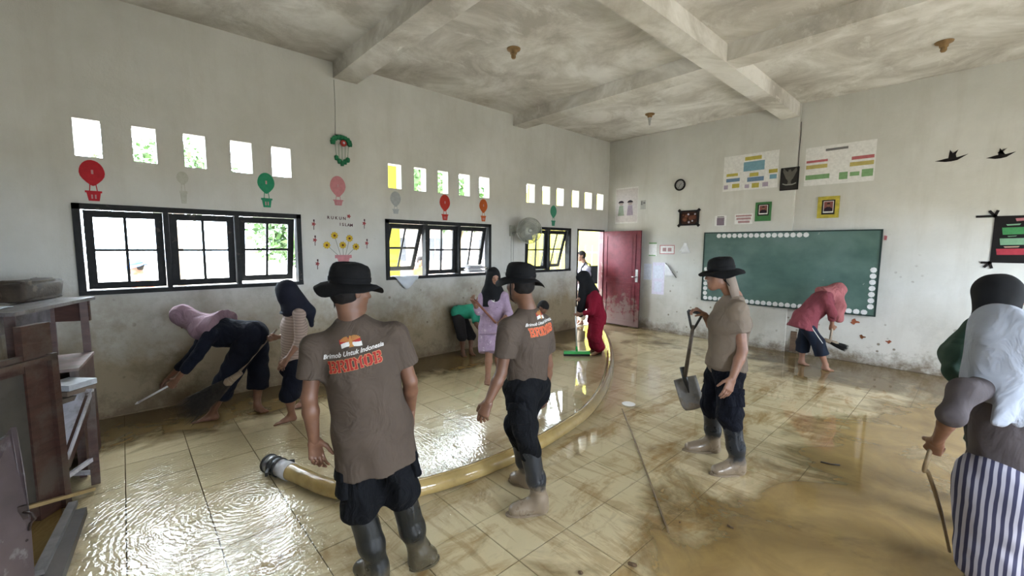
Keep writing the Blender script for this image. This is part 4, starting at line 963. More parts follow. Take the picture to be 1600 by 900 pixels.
# 7. child in a teal shirt bent over behind her
TEAL = mat('teal_jersey', (.035, .30, .20), .85, .15, 8, spec=.15); MRN = mat('maroon_short_cloth', (.12, .015, .025), .85, .2); BLK = mat('black_short_cloth', (.015, .014, .016), .9, .2)
J = dict(head=at(747, 484, 7.0), face=dr(.55, -.3, -1), up=dr(1, -.2, .2), neck=at(744, 477, 7.0), shL=at(744, 484, 7.15), shR=at(740, 488, 6.88),
         elL=at(752, 502, 7.2), elR=at(744, 507, 6.8), wrL=at(762, 515, 7.2), wrR=at(755, 520, 6.8), pel=at(716, 488, 7.0), hipL=at(721, 497, 7.1), hipR=at(716, 497, 6.94),
         knL=at(736, 526, 7.06), knR=at(722, 527, 6.90), heelL=flat(at(734, 552, 7.02)), heelR=flat(at(722, 552, 6.92)), toeL=flat(at(741, 552, 6.86)), toeR=flat(at(727, 553, 6.76)))
p = Person(J, 'child bent double against the left wall in a teal shirt and black shorts', .80, res=.011)
p.build_body(bare=True); p.hair(); p.top(TEAL, .85, .03, .022, amp=.005, seed=12.); p.pants(BLK, 1.02, .028, .004, cuff=.01, name='shorts')
# 8. dark-haired person mostly hidden behind the middle man
J = dict(head=at(848, 481, 6.3), face=dr(.5, -.4, -.8), up=dr(.5, -.1, .9), neck=at(836, 489, 6.35), shL=at(836, 494, 6.5), shR=at(828, 498, 6.22),
         elL=at(845, 515, 6.5), elR=at(838, 520, 6.1), wrL=at(850, 530, 6.4), wrR=at(846, 533, 6.0), pel=at(812, 508, 6.4), hipL=at(815, 514, 6.5), hipR=at(811, 515, 6.3),
         knL=at(833, 535, 6.45), knR=at(825, 538, 6.3), heelL=flat(at(826, 566, 6.5)), heelR=flat(at(818, 567, 6.35)), toeL=flat(at(838, 568, 6.4)), toeR=flat(at(829, 570, 6.2)))
p = Person(J, 'black-haired person bending down, mostly hidden behind the middle man', .88, res=.012)
p.build_body(bare=True); p.hair(); p.top(BLK, .8, .03, .02); p.pants(BLK, 1.0, .02, name='shorts')

# 9. girl in crimson with the green push broom
CRIM = cloth_mat('crimson_cotton', (.18, .008, .022), .7, 7)
J = dict(head=at(910, 436, 7.0), face=dr(-1, -.1, -.75), up=dr(-.45, 0, 1), neck=at(921, 452, 7.02), shL=at(929, 461, 6.90), shR=at(920, 459, 7.16),
         elL=at(924, 487, 6.84), elR=at(912, 480, 7.2), wrL=at(906, 491, 6.92), wrR=at(905, 470, 7.05), pel=at(933, 493, 7.0), hipL=at(934, 500, 6.93), hipR=at(930, 500, 7.10),
         knL=at(931, 527, 6.92), knR=at(926, 526, 7.10), heelL=fl(940, 552), heelR=fl(933, 549), toeL=fl(922, 556), toeR=fl(917, 551), thL=dr(-.3, .3, 1), palmL=dr(-.3, .8, 0), thR=dr(0, 0, 1), palmR=dr(0, -.6, 0))
p = Person(J, 'girl in crimson tunic and trousers with black headscarf holding a green push broom', .92, True, res=.011, skin=SKINL)
p.build_body(bare=True, curl=(1.0, 1.0)); p.top(CRIM, 1.7, .14, .035, amp=.006, seed=14., flare=.02); p.pants(CRIM, 1.9, .028, .006, seed=15., cuff=.02)
p.hijab(BLS, .02, wide=.75, seed=6., tail=[(p.L(0, .03, -.08), at(907, 490, 7.0), .085, .06), (p.L(0, -.06, .02), at(937, 465, 7.0), .09, .03)], amp=.006)
hand_e = J['wrL']+nrm(J['wrL']-J['elL'])*.07

# 10. man in the doorway
WHT = mat('white_shirt_cloth', (.45, .43, .50), .85, .08, 8, spec=.15); KHA = mat('khaki_trouser_cloth', (.34, .27, .19), .85, .15); BAG = mat('black_bag_cloth', (.02, .02, .022), .8)
J = dict(head=at(908, 400, 9.8), face=dr(-1, -.1, -.1), neck=at(913, 412, 9.8), shL=at(918, 420, 9.65), shR=at(908, 420, 9.95),
         elL=at(914, 443, 9.6), elR=at(903, 442, 9.9), wrL=at(906, 458, 9.55), wrR=at(899, 458, 9.8), pel=at(913, 452, 9.8), hipL=at(914, 457, 9.72), hipR=at(909, 457, 9.88),
         knL=at(908, 481, 9.65), knR=at(905, 481, 9.9), heelL=flat(at(912, 507, 9.74)), heelR=flat(at(907, 506, 9.9)), toeL=flat(at(899, 507, 9.65)), toeR=flat(at(897, 506, 9.85)), thL=dr(-1, .2, 0), palmL=dr(0, 1, 0))
p = Person(J, 'man in a white shirt and khaki trousers standing in the open doorway', 1.0, res=.012)
p.build_body(bare=True, curl=(.8, .8)); p.hair(); p.top(WHT, .6, .03, .02); p.pants(KHA, 1.85, .02, cuff=.01)
bag = MB(); bag.tube([J['neck']+p.side*.09*sg+p.fwd()*a+V(0, 0, z) for sg, a, z in ((-1, .13, -.3), (-1, .12, -.1), (-1, .02, .03), (-1, -.1, -.02), (-1, -.13, -.3))], .018, 6)
bag.add(*(lambda c, x, f: ([c+x*a+f*b+V(0, 0, e) for a in (-.13, .13) for b in (-.09, .05) for e in (-.22, .2)], [(0,1,3,2),(4,6,7,5),(0,4,5,1),(2,3,7,6),(0,2,6,4),(1,5,7,3)]))(J['neck']-p.fwd()*.19-V(0, 0, .25), p.side, p.fwd()))
single('backpack', bag, BAG, 'black backpack worn by the man in the doorway', 'backpack')

# 11. woman in maroon bent forward before the chalkboard
MAR = cloth_mat('dusty_maroon_cloth', (.17, .042, .052), .8, 6); PNK = cloth_mat('salmon_headscarf_cloth', (.29, .10, .10), .8, 8)
TRK = stripe_mat('dark_track_trouser', (.012, .014, .022), (.014, .02, .034), 2, 'X', 0)
J = dict(head=at(1309, 455, 6.28), face=dr(.55, -.15, -.9), up=dr(.8, 0, .75), neck=at(1298, 455, 6.3), shL=at(1294, 461, 6.46), shR=at(1290, 466, 6.14),
         elL=at(1304, 484, 6.5), elR=at(1300, 490, 6.1), wrL=at(1300, 504, 6.4), wrR=at(1300, 508, 6.18), pel=at(1258, 497, 6.34), hipL=at(1262, 505, 6.42), hipR=at(1257, 505, 6.25),
         knL=at(1255, 535, 6.48), knR=at(1277, 534, 6.2), heelL=fl(1247, 568), heelR=fl(1283, 577), toeL=fl(1262, 572), toeR=fl(1301, 581), thR=dr(0, 0, 1), palmR=dr(.5, .8, 0), thL=dr(0, 0, 1), palmL=dr(.5, -.8, 0), drapedir=dr(-1, 0, -.35))
p = Person(J, 'barefoot woman in a maroon tunic and salmon headscarf bent forward before the chalkboard', .97, True, res=.011, skin=SKINL)
p.build_body(bare=True, curl=(1.0, 1.0)); p.top(MAR, 1.55, .17, .045, amp=.008, seed=16., flare=.045, hemdir=dr(-.25, 0, -1))
p.pants(TRK, 1.55, .022, .006, seed=17., cuff=.015, waist=.0, hip=-.025)
tr = MB(); tr.tube([J['hipR']+dr(.2, -1, 0)*.085, (J['hipR']+J['knR'])/2+dr(.1, -1, 0)*.098, J['knR']+dr(.1, -1, 0)*.097], .006, 6); part('side_stripe', tr, PR_W, p.trou, 'pale stripe down the side')
p.hijab(PNK, .10, wide=.80, seed=7., tail=[(p.L(0, .0, -.05), at(1310, 478, 6.25), .10, .085), (at(1310, 478, 6.25), at(1311, 500, 6.22), .085, .05)], amp=.010)
hand_f = J['wrR']+nrm(J['wrR']-J['elR'])*.05

# 12. woman with the pale headscarf, close at the right edge
GRY = cloth_mat('mauve_grey_jersey', (.075, .064, .066), .5, 5); PAL = cloth_mat('pale_grey_blue_headscarf_cloth', (.30, .32, .365), .8, 6, .08)
STP = stripe_dir_mat('navy_white_striped_cloth', (.04, .04, .075), (.33, .32, .37), 235, nrm(np.cross(at(1560, 700, 2.0)-EYE, (0, 0, 1))), .012)
J = dict(head=at(1561, 516, 2.02), face=dr(.8, .9, -.15), neck=at(1572, 578, 2.02), shL=at(1508, 612, 1.96), shR=at(1640, 606, 2.08),
         elL=at(1486, 648, 1.92), elR=at(1672, 680, 2.12), wrL=at(1464, 690, 2.02), wrR=at(1655, 690, 2.35), pel=at(1574, 732, 2.02), hipL=at(1548, 755, 1.99), hipR=at(1604, 752, 2.06),
         knL=at(1540, 872, 2.0), knR=at(1605, 865, 2.12), heelL=flat(at(1560, 1000, 1.98)), heelR=flat(at(1630, 1000, 2.1)), toeL=flat(at(1560, 960, 2.2)), toeR=flat(at(1640, 960, 2.32)), thL=dr(-.3, .9, .3), palmL=dr(.5, .4, -.3))
p = Person(J, 'woman at the right edge with a pale blue-grey headscarf and striped trousers', .93, True, res=.008)
p.build_body(bare=True, curl=(1.0, .6)); p.top(GRY, 1.12, .07, .022, amp=.006, seed=18.); p.pants(STP, 1.85, .05, .008, seed=19., cuff=.01)
p.hijab(PAL, .02, wide=1.12, seed=8., tail=[((J['shL']+J['shR'])/2-p.fwd()*.07-p.side*.03, at(1553, 660, 1.885), (.19, .055), (.022, .018)), (J['neck']+p.side*.10, at(1640, 640, 1.95), (.13, .08), (.08, .03)), (p.L(0, -.05, .0), J['neck']-p.side*.02-V(0,0,.03), (.115, .11), (.17, .13))], amp=.010, dr_=True)
hand_g = J['wrL']+nrm(J['wrL']-J['elL'])*.075

# 13. woman behind her in black and dark green
GRN = mat('dark_green_cape_cloth', (.022, .045, .032), .85, .2, 6, spec=.2)
J = dict(head=at(1564, 463, 2.42), face=dr(.9, -.45, -.1), neck=at(1563, 511, 2.46), shL=at(1590, 540, 2.72), shR=at(1511, 543, 2.46),
         elL=at(1625, 600, 2.8), elR=at(1516, 605, 2.52), wrL=at(1640, 640, 2.65), wrR=at(1540, 650, 2.4), pel=at(1572, 650, 2.6), hipL=at(1590, 662, 2.66), hipR=at(1550, 662, 2.54),
         knL=at(1592, 740, 2.66), knR=at(1552, 745, 2.5), heelL=flat(at(1590, 840, 2.7)), heelR=flat(at(1552, 840, 2.55)), toeL=flat(at(1625, 845, 2.6)), toeR=flat(at(1590, 850, 2.45)))
p = Person(J, 'woman in black headscarf and long dark green cape behind the pale-scarfed woman', .97, True, res=.010, skin=SKINL)
p.build_body(bare=True, curl=(.6, .6)); p.top(GRN, 1.8, .20, .03, amp=.005, seed=20., flare=.05); p.pants(BLK, 1.9, .03)
cape = [S(J['neck'], at(1530, 560, 2.5), (.10, .10), (.22, .17), .06, p.side), S(at(1535, 520, 2.5), at(1492, 582, 2.45), (.13, .09), (.10, .05), .06, p.side)]
p.cloth('cape', cape, GRN, wr=folds(.008, 1.2, 3.)); p.hijab(BLS, -.02, wide=.80, seed=9., amp=.005)

# 14, 15. two people out in the yard
ORG = mat('orange_shirt_cloth', (.60, .17, .07), .85, .1); BLUE = mat('blue_cap_cloth', (.05, .10, .28), .85, .1)
def simple(x, y, z0, face, label, topm, botm, capm, yaw_=0):
    f = nrm(V(*face)); r = np.cross(f, (0, 0, 1)); P = lambda a, b, e: V(x, y, z0)+r*a+f*b+V(0, 0, e)
    J = dict(head=P(0, .08, 1.56), face=nrm(f+V(0, 0, -.2)), neck=P(0, .0, 1.40), shL=P(-.17, 0, 1.34), shR=P(.17, 0, 1.34), elL=P(-.22, .02, 1.08), elR=P(.22, .02, 1.08),
             wrL=P(-.2, .2, .95), wrR=P(.2, .2, .95), pel=P(0, 0, .92), hipL=P(-.09, 0, .86), hipR=P(.09, 0, .86), knL=P(-.10, .03, .47), knR=P(.10, .03, .47),
             heelL=P(-.11, -.05, 0), heelR=P(.11, -.05, 0), toeL=P(-.13, .2, 0), toeR=P(.13, .2, 0))
    p = Person(J, label, .95, res=.016); p.build_body(bare=True, hres=.01); p.hair(); p.top(topm, .6, .05, .02); p.pants(botm, 1.8, .02)
    if capm: p.hat(capm, (0, 0), .06, False)
    return p
q = at(222, 412, 1.0)-EYE; q = q/(-q[0]); c = EYE+q*8.8
simple(c[0], c[1], -.12, (0, -1, 0), 'person in an orange shirt and blue hat outside the first window', ORG, BLK, BLUE)
q = at(654, 430, 1.0)-EYE; q = q/(-q[0]); c = EYE+q*8.9
simple(c[0], c[1], -.12, (1, .3, 0), 'person in an orange shirt outside the second window', ORG, BLK, None)

# ------------------------------------------------------------------ things on the floor
NX, NY, NZ = V(1, 0, 0), V(0, 1, 0), V(0, 0, 1)
def spline(pts, n=8):
    P = [np.asarray(q, float) for q in pts]; P = [2*P[0]-P[1]]+P+[2*P[-1]-P[-2]]; out = []
    for i in range(1, len(P)-2):
        for k in range(n):
            t = k/n; a, b, c, d = P[i-1], P[i], P[i+1], P[i+2]
            out.append(.5*((2*b)+(-a+c)*t+(2*a-5*b+4*c-d)*t*t+(-a+3*b-3*c+d)*t**3))
    return out+[P[-2]]
HOSE = mudcloth('yellow_translucent_hose_plastic', (.42, .31, .12), (.27, .185, .085), -.1, .20, .12, .3, .45, True, 3)
hr = .062
hp_ = [fl(*q)*V(1, 1, 0)+V(0, 0, hr) for q in ((452, 748), (520, 776), (600, 784), (700, 762), (800, 723), (870, 685), (922, 645), (948, 600), (953, 560), (945, 530), (932, 512))]
hs = spline(hp_, 14)
hose = root('suction_hose', 'thick yellowish suction hose curving across the wet floor from the door', 'hose', flat(hp_[5]))
dd_ = nrm(hp_[0]-hp_[1])
k = NT('yellow_hose_wall'); pz = k.pos(); X_, Y_, Z_ = k.xyz(pz)
c_ = k.ramp(k.noise(pz, 2.0, 5), [(.3, (.33, .22, .07)), (.7, (.48, .36, .16))]); c_ = k.mix(k.ramp(k.noise(pz, 5, 6, .7), [(.5, 0), (.7, .6)]), c_, (.26, .18, .08))
c_ = k.mix(k.math('MULTIPLY', k.ramp(Y_, [(0, 0), (1, 1)]), 0), c_, c_)
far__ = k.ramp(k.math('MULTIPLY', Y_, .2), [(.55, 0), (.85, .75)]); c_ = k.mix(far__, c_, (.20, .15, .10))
k.l(c_, k.b.inputs['Base Color']); k.b.inputs['Roughness'].default_value = .16; k.b.inputs['Coat Weight'].default_value = .4
k.bump(k.noise(pz, 9, 5), .35, .02); HOSE = k.m
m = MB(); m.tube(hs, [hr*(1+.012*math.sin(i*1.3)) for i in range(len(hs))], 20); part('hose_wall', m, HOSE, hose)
# raised seam along the top of the hose
m = MB(); tp_ = [q+V(0, 0, hr*.96) for q in hs[20:]]; m.tube(tp_, .008, 6); part('seam', m, HOSE, hose, 'pale seam running along the top')
CHR = mat('dull_metal_coupling', (.42, .43, .46), .28, .2, 20, metal=.85); RUB = mat('black_rubber', (.015, .015, .015), .5, .3)
c0 = hp_[0]+V(0, 0, .0); e1 = c0+dd_*.10; e2 = e1+dd_*.17
m = MB(); m.tube([c0-dd_*.02, e1], [.068, .066], 24); part('clamp_sleeve', m, mat('clear_grey_plastic', (.5, .5, .52), .12, .2, 10), hose, 'translucent grey sleeve clamped round the end')
m = MB(); m.lathe([(.001, 0), (.066, 0), (.069, .008), (.069, .02), (.064, .028), (.064, .13), (.069, .138), (.069, .15), (.066, .16), (.052, .165), (.049, .12), (.001, .12)], e1, dd_, 28); cp = part('coupling', m, CHR, hose, 'metal coupling at the open end')
for t in (.012, .075, .145):
    m = MB(); m.lathe([(.064, -.012), (.072, -.012), (.074, 0), (.072, .012), (.064, .012)], e1+dd_*t, dd_, 28); part('black_ring', m, RUB, cp)
for sgn in (-1, 1):
    sd_ = nrm(np.cross(dd_, NZ)); m = MB(); a_ = e1+sd_*.068*sgn+dd_*.05; m.beam(a_, a_+sd_*.05*sgn-dd_*.05, .018, .03); part('cam_lever', m, RUB, cp)

# loose bits on the floor
STK = wood_mat('wet_stick_wood', (.10, .065, .03), (.24, .17, .09), (1, 1, 1))
m = MB(); m.tube(spline([fl(972, 640)+NZ*.006, fl(992, 690)+NZ*.006, fl(1018, 760)+NZ*.006, fl(1045, 834)+NZ*.006], 6), .0075, 6)
single('thin_rod', m, STK, 'thin muddy rod lying on the tiles left of the shovel man', 'rod')
m = MB(); m.tube([fl(1282, 723)+NZ*.008, fl(1298, 727)+NZ*.010, fl(1312, 728)+NZ*.007], .007, 6); single('short_stick', m, mat('charred_stick', (.03, .02, .012), .7), 'short dark stick lying in the mud right of the shovel man', 'stick')
LFM = mat('dead_leaf', (.10, .06, .03), .7)
def floor_leaf(px, py, s, a, lab):
    c = fl(px, py)+NZ*.008; m = MB(); n = 10; ring = []
    for i in range(n): t = 2*PI*i/n; ring.append(c+V(math.cos(t+a)*s*(1+.3*math.sin(2*t)), math.sin(t+a)*s*.6, .002+.004*math.sin(3*t)))
    m.add([c+NZ*.006]+ring, [(0, 1+i, 1+(i+1) % n) for i in range(n)]); m.add([c-NZ*.001]+[q-NZ*.003 for q in ring], [(0, 1+(i+1) % n, 1+i) for i in range(n)])
    single('dead_leaf', m, LFM, lab, 'leaf')
floor_leaf(988, 884, .030, .5, 'brown leaf scrap on a tile at the bottom middle'); floor_leaf(1141, 825, .018, 2, 'small brown leaf scrap in the mud near the bottom')
floor_leaf(907, 897, .02, 1, 'tiny leaf scrap at the bottom edge'); floor_leaf(1062, 818, .008, 1, 'speck of leaf on a tile below the shovel man')
m = MB(); c = fl(982, 633)+NZ*.007; m.lathe([(.001, .0), (.060, .0), (.075, .006), (.077, .009), (.060, .004), (.001, .003)], c, NZ, 28)
single('paper_plate', m, mat('white_sheet', (.72, .72, .72), .5, .05), 'small white disc in place of a reflection on the wet tiles beyond the hose', 'plate')  # disc added for a round reflection on the wet floor

# ------------------------------------------------------------------ tools
ALU = mat('pale_metal_tube', (.62, .63, .62), .3, .1, 10, metal=.6)
WOOD = wood_mat('worn_handle_wood', (.16, .11, .07), (.32, .25, .18), (2, 2, 2))
# green push broom held by the girl in crimson
hb = fl(901, 556)+NZ*.05; top_ = hand_e+(hand_e-hb)*.22
br = root('push_broom', 'push broom with bright green head and pale handle held by the girl in crimson', 'broom', flat(hb))
m = MB(); m.tube([hb+NZ*.02, top_], .013, 8); part('handle', m, ALU, br)
GRNP = mat('bright_green_plastic', (.015, .30, .05), .35, .1)
m = MB(); a_, b_ = hb-_r*.215, hb+_r*.215; m.beam(a_+NZ*.01, b_+NZ*.01, .07, .045); hd = part('broom_head', m, GRNP, br)
m = MB(); m.tube([hb+NZ*.02, hb+NZ*.02+nrm(top_-hb)*.09], [.022, .017], 10); part('socket', m, GRNP, hd)
m = MB()
for i in range(36):
    for j in (-1, 0, 1):
        q = a_+(b_-a_)*((i+.5)/36)+fh*j*.02; m.beam(q-NZ*.01, q-NZ*.052+_r*random.uniform(-.004, .004), .010, .012, (1, 0, 0))
part('bristles', m, mat('black_bristle', (.02, .018, .015), .8), br, kind='stuff')
# shovel
sh_t = at(1092, 492, 3.66) if False else shovel_hand; blade0 = at(1070, 590, 3.86); blade1 = at(1079, 622, 3.82)
sv = root('shovel', 'muddy shovel with a D-shaped grip held by the man in profile', 'shovel', flat(blade1))
ax_ = nrm(sh_t-blade0); sd_ = nrm(np.cross(ax_, fh)); 
m = MB(); m.tube([blade0-ax_*.02, sh_t-ax_*.13], [.019, .015], 10); part('shaft', m, wood_mat('muddy_shaft_wood', (.06, .045, .035), (.16, .12, .09), (2, 2, 2)), sv)
g0 = sh_t-ax_*.13; sdg = nrm(_r*.75-fh*.45-ax_*((_r*.75-fh*.45)@ax_)); STL = mat('dark_steel', (.06, .06, .06), .4, .3, 20, metal=.7)
m = MB(); m.tube([sh_t-sdg*.06, sh_t+sdg*.06], .014, 8); m.tube([sh_t-sdg*.06, g0-sdg*.02, g0-ax_*.05], .011, 8); m.tube([sh_t+sdg*.06, g0+sdg*.02, g0-ax_*.05], .011, 8); part('grip', m, STL, sv, 'dark D-shaped grip')
bd = nrm(blade1-blade0+dr(.25, 0, 0)*.0); bs = nrm(np.cross(bd, fh)); bn = nrm(np.cross(bd, bs)); m = MB(); vs = []; L0 = .30
for i in range(9):
    t = i/8; w_ = .105*(1 if t < .65 else 1-.28*((t-.65)/.35)**2)
    for j in range(7):
        s_ = (j-3)/3; vs.append(blade0+bd*L0*t*(1-.05*s_*s_*(t > .9))+bs*w_*s_+bn*(.022*s_*s_-.02*(1-t)))
m.add(vs, [(i*7+j, i*7+j+1, (i+1)*7+j+1, (i+1)*7+j) for i in range(8) for j in range(6)], True)
bl = part('blade', m, mudcloth('muddy_steel_blade', (.22, .21, .20), (.24, .185, .125), 0, .8, .2, .5, .5, True), sv); md = bl.modifiers.new('t', 'SOLIDIFY'); md.thickness = .005
m = MB(); m.tube([blade0-bd*.10, blade0+bd*.02, blade0+bd*.14], [.022, .024, .006], 10); part('blade_socket', m, STL, sv)
# brooms of palm fibre
FIB = mat('dark_palm_fibre', (.035, .028, .022), .9, .4, 30); FIBB = mat('black_palm_fibre', (.008, .008, .008), .9, .4, 30)
def fibre_broom(name, label, top, neck, end, spread, fib, hw=.013, lash=True, n=230, flatn=None, hm=None):
    top, neck, end = map(np.asarray, (top, neck, end)); b = root(name, label, 'broom', flat(end)); ax = nrm(neck-top); bx = nrm(end-neck); L_ = np.linalg.norm(end-neck)
    m = MB(); m.tube([top, neck+ax*.03], hw, 8); part('handle', m, hm or WOOD, b)
    s1 = nrm(np.cross(bx, flatn if flatn is not None else fh)); s2 = np.cross(bx, s1); m = MB(); rnd = random.Random(4)
    for i in range(n):
        a = rnd.uniform(-1, 1); c = rnd.uniform(-.35, .35); ln = L_*rnd.uniform(.75, 1.05); p0 = neck+s1*a*.022+s2*c*.03
        p1 = neck+bx*ln*.5+s1*a*spread*.62+s2*c*spread*.5; p2 = neck+bx*ln+s1*a*spread*rnd.uniform(.85, 1.15)+s2*c*spread*.7
        w_ = .0035
        m.add([p0-s1*w_, p0+s1*w_, p1-s1*w_, p1+s1*w_, p2, p0+s2*w_*2, p1+s2*w_*2], [(0, 1, 3, 2), (2, 3, 4), (0, 2, 6, 5), (2, 4, 6), (1, 5, 6, 3), (3, 6, 4)])
    part('bristles', m, fib, b, kind='stuff')
    m = MB(); m.lathe([(.001, -.08), (.024, -.08), (.028, -.05), (.034, .02), (.044, .07), (.03, .10), (.001, .10)], neck, bx, 16); c_ = part('binding', m, WOOD, b, 'fibre binding where the bristles start')
    if lash:
        for t in (-.05, -.02, .01, .04):
            m = MB(); m.lathe([(.026+t*.15, -.006), (.034+t*.15, 0), (.026+t*.15, .006)], neck+bx*t, bx, 14); part('lashing', m, mat('pale_twine', (.35, .32, .28), .8), c_)
    return b
fibre_broom('fibre_broom', 'large palm fibre broom with a wooden handle held by the girl in beige', hand_c+nrm(hand_c-at(372, 588, 4.1))*.12, at(366, 590, 4.10), at(282, 652, 4.02), .13, FIB)
fibre_broom('fibre_broom', 'black fibre broom held by the woman in maroon', hand_f+nrm(hand_f-at(1297, 530, 6.15))*.10, at(1297, 534, 6.15), at(1324, 545, 6.0), .13, FIBB, flatn=NZ, n=420, hw=.016)
m = MB(); a_ = at(216, 629, 3.95); m.tube([a_, hand_b+(hand_b-a_)*.15], .009, 8); m.tube([a_, a_+(a_-hand_b)*.10], [.012, .004], 8)
single('thin_broom_stick', m, mat('pale_stick', (.55, .52, .50), .5), 'thin pale stick held low by the woman in the mauve headscarf', 'stick')
m = MB(); m.tube([at(741, 468, 5.28), at(775, 505, 5.34)], .014, 8); single('brown_stick', m, mat('reddish_stick', (.20, .07, .04), .6), 'short reddish stick held across the lilac pyjamas', 'stick')
m = MB(); m.tube(spline([hand_g+V(0, 0, .05), hand_g-V(0, 0, .10)-_r*.03, at(1451, 740, 2.12), at(1470, 800, 2.2), at(1484, 862, 2.25)], 5), [.010]*16+[.008]*5, 8); single('bent_stick', m, STK, 'dark bent stick held down by the woman at the right edge', 'stick')
m = MB(); a_ = fwl(1238, 548); m.prism([(-.055, 0), (.05, 0), (.04, .30), (.045, .62), (-.01, .66), (-.05, .5)], V(a_[0], B+.04, .02), NX, nrm(V(0, .10, 1)), V(0, -1, .05), .0, .03)
single('leaning_board', m, wood_mat('dark_wet_board', (.05, .03, .018), (.14, .085, .05)), 'narrow dark board leaning on the wall under the chalkboard', 'board')

# ------------------------------------------------------------------ furniture in the left corner
VARN = wood_mat('dark_varnished_wood', (.035, .014, .010), (.080, .036, .026), (1, 1, 5), (.09, .07, .055)); VARN2 = wood_mat('grey_muddied_wood', (.09, .078, .073), (.22, .20, .20), (1, 4, 1), (.07, .055, .042))  # wood colours lowered to put the corner's shade into them
PLY = mat('muddy_plywood', (.055, .048, .038), .7, .3, 4, stain=(.055, .045, .035), ssc=6); TOPM = wood_mat('wet_desk_top_with_sheen', (.42, .42, .46), (.62, .62, .68), (4, 1, 1), (.26, .24, .23), .12)  # desk top made paler to put the window reflection into its colour
def quadslab(m, P, t):
    """slab from four top corners, thickness t downwards"""
    P = [np.asarray(q, float) for q in P]; n = nrm(np.cross(P[1]-P[0], P[3]-P[0])); n = n if n[2] > 0 or abs(n[2]) < .3 else -n
    m.add(P+[q-n*t for q in P], [(0,1,2,3),(7,6,5,4),(0,4,5,1),(1,5,6,2),(2,6,7,3),(3,7,4,0)]); return m
def onz(px, py, z): return fl(px, py, z)
def zat(px, py, z): return fl(px, py, z)
# a: standing cupboard back / desk end nearest to us
F0 = flat(at(76, 800, 2.70)); fdir = nrm(V(*(at(0, 800, 2.42)-at(76, 800, 2.70))[:2], 0)); fn_ = nrm(V(-fdir[1], fdir[0], 0)); fn_ = fn_ if fn_@fh < 0 else -fn_
cb = root('wooden_partition', 'dark varnished wooden partition with a muddy plywood panel at the left edge', 'partition', F0)
zt = at(70, 507, 2.70)[2]; zr = at(40, 556, 2.62)[2]
m = MB(); m.prism(rect(-.085, .10, 0, zt), F0, fdir, NZ, fn_, -.045, 0); part('post', m, VARN, cb, 'tall corner post with a flat top')
m = MB(); m.prism(rect(.10, .95, zr-.11, zr), F0, fdir, NZ, fn_, -.04, -.005); part('top_rail', m, VARN, cb)
m = MB(); m.prism(rect(.10, .95, .04, .12), F0, fdir, NZ, fn_, -.04, -.005); part('bottom_rail', m, VARN, cb)
m = MB(); m.prism(rect(.10, .95, .12, zr-.11), F0, fdir, NZ, fn_, -.03, -.018); part('back_panel', m, PLY, cb, 'mud-stained plywood panel')
m = MB(); m.prism(rect(-.085, -.04, 0, zr-.02), F0, fdir, NZ, fn_, -.075, -.045); part('side_panel', m, VARN, cb)
m = MB(); m.prism(rect(-.085, .95, zr-.06, zr-.03), F0, fdir, NZ, fn_, -.075, -.045); part('shelf', m, VARN, cb)
# b: the high table behind it, carrying the sodden bundle
zt2 = 1.40
Pb = [onz(0, 462, zt2), onz(-60, 497, zt2), onz(-140, 462, zt2), onz(-100, 448, zt2)]
c1 = at(74, 466, 3.55); c2 = at(-20, 494, 2.95); c3 = c2+(V(*_r)*0+nrm(V(-5.9, -.8, 0)-V(c2[0], c2[1], 0)))*.0
ex = nrm(V(*(c2-c1)[:2], 0)); ey = nrm(V(-ex[1], ex[0], 0)); ey = ey if ey@fh > 0 else -ey
zz = c1[2]; c1 = V(c1[0], c1[1], zz); ht = root('high_table', 'grey mud-streaked wooden table with a deep apron in the left corner', 'table', flat(c1+ex*.4+ey*.1))
lim = .30
m = MB(); quadslab(m, [c1-ex*.03, c1+ex*.92, c1+ex*.92+ey*lim, c1-ex*.03+ey*lim], .025); part('tabletop', m, VARN2, ht)
m = MB(); m.prism(rect(0, .90, -.20, -.025), c1, ex, NZ, -ey, -.03, -.008); part('apron', m, VARN2, ht, 'deep front apron streaked with dried mud')
m = MB(); m.prism(rect(.02, lim-.02, -.20, -.025), c1, ey, NZ, -ex, -.03, -.008); part('apron', m, VARN, ht)
for (a, b) in ((.02, .02), (.86, .02), (.02, lim-.06), (.86, lim-.06)):
    q = c1+ex*a+ey*b; m = MB(); m.beam(V(q[0], q[1], 0), V(q[0], q[1], zz-.025), .05, .05, (1, 0, 0)); part('leg', m, VARN, ht)
# bundle: a sodden brown block with torn end
BRN = mat('sodden_brown_cardboard', (.045, .031, .020), .8, .35, 5, bump=.5, bs=14, stain=(.09, .07, .05), ssc=8);  # brown lowered further to carry the corner's shade
def lump(cen, rx, ry, rz, ex, ey, ez, seed, wr=.02, ns=(12, 20), pw=.55):
    rnd = np.random.RandomState(seed); m = MB(); n, k_ = ns; vs = []
    for i in range(n+1):
        th = PI*i/n
        for j in range(k_):
            ph = 2*PI*j/k_; a, b, c = math.sin(th)*math.cos(ph), math.sin(th)*math.sin(ph), math.cos(th)
            f = lambda q: math.copysign(abs(q)**pw, q); w = 1+wr*math.sin(3*ph+seed+2*th)+wr*math.sin(7*th+ph*2)+rnd.uniform(-wr, wr)*.5
            vs.append(cen+ex*rx*f(a)*w+ey*ry*f(b)*w+ez*rz*f(c)*w)
    m.add(vs, [(i*k_+j, i*k_+(j+1) % k_, (i+1)*k_+(j+1) % k_, (i+1)*k_+j) for i in range(n) for j in range(k_)], True); return m
bc = at(48, 448, 3.42); bc = V(bc[0], bc[1], zz+.085)
m = lump(bc, .25, .09, .082, ex, ey, NZ, 3, .055, (18, 36), .32); single('sodden_bundle', m, BRN, 'sodden brown bundle with a torn end on top of the high table', 'bundle')
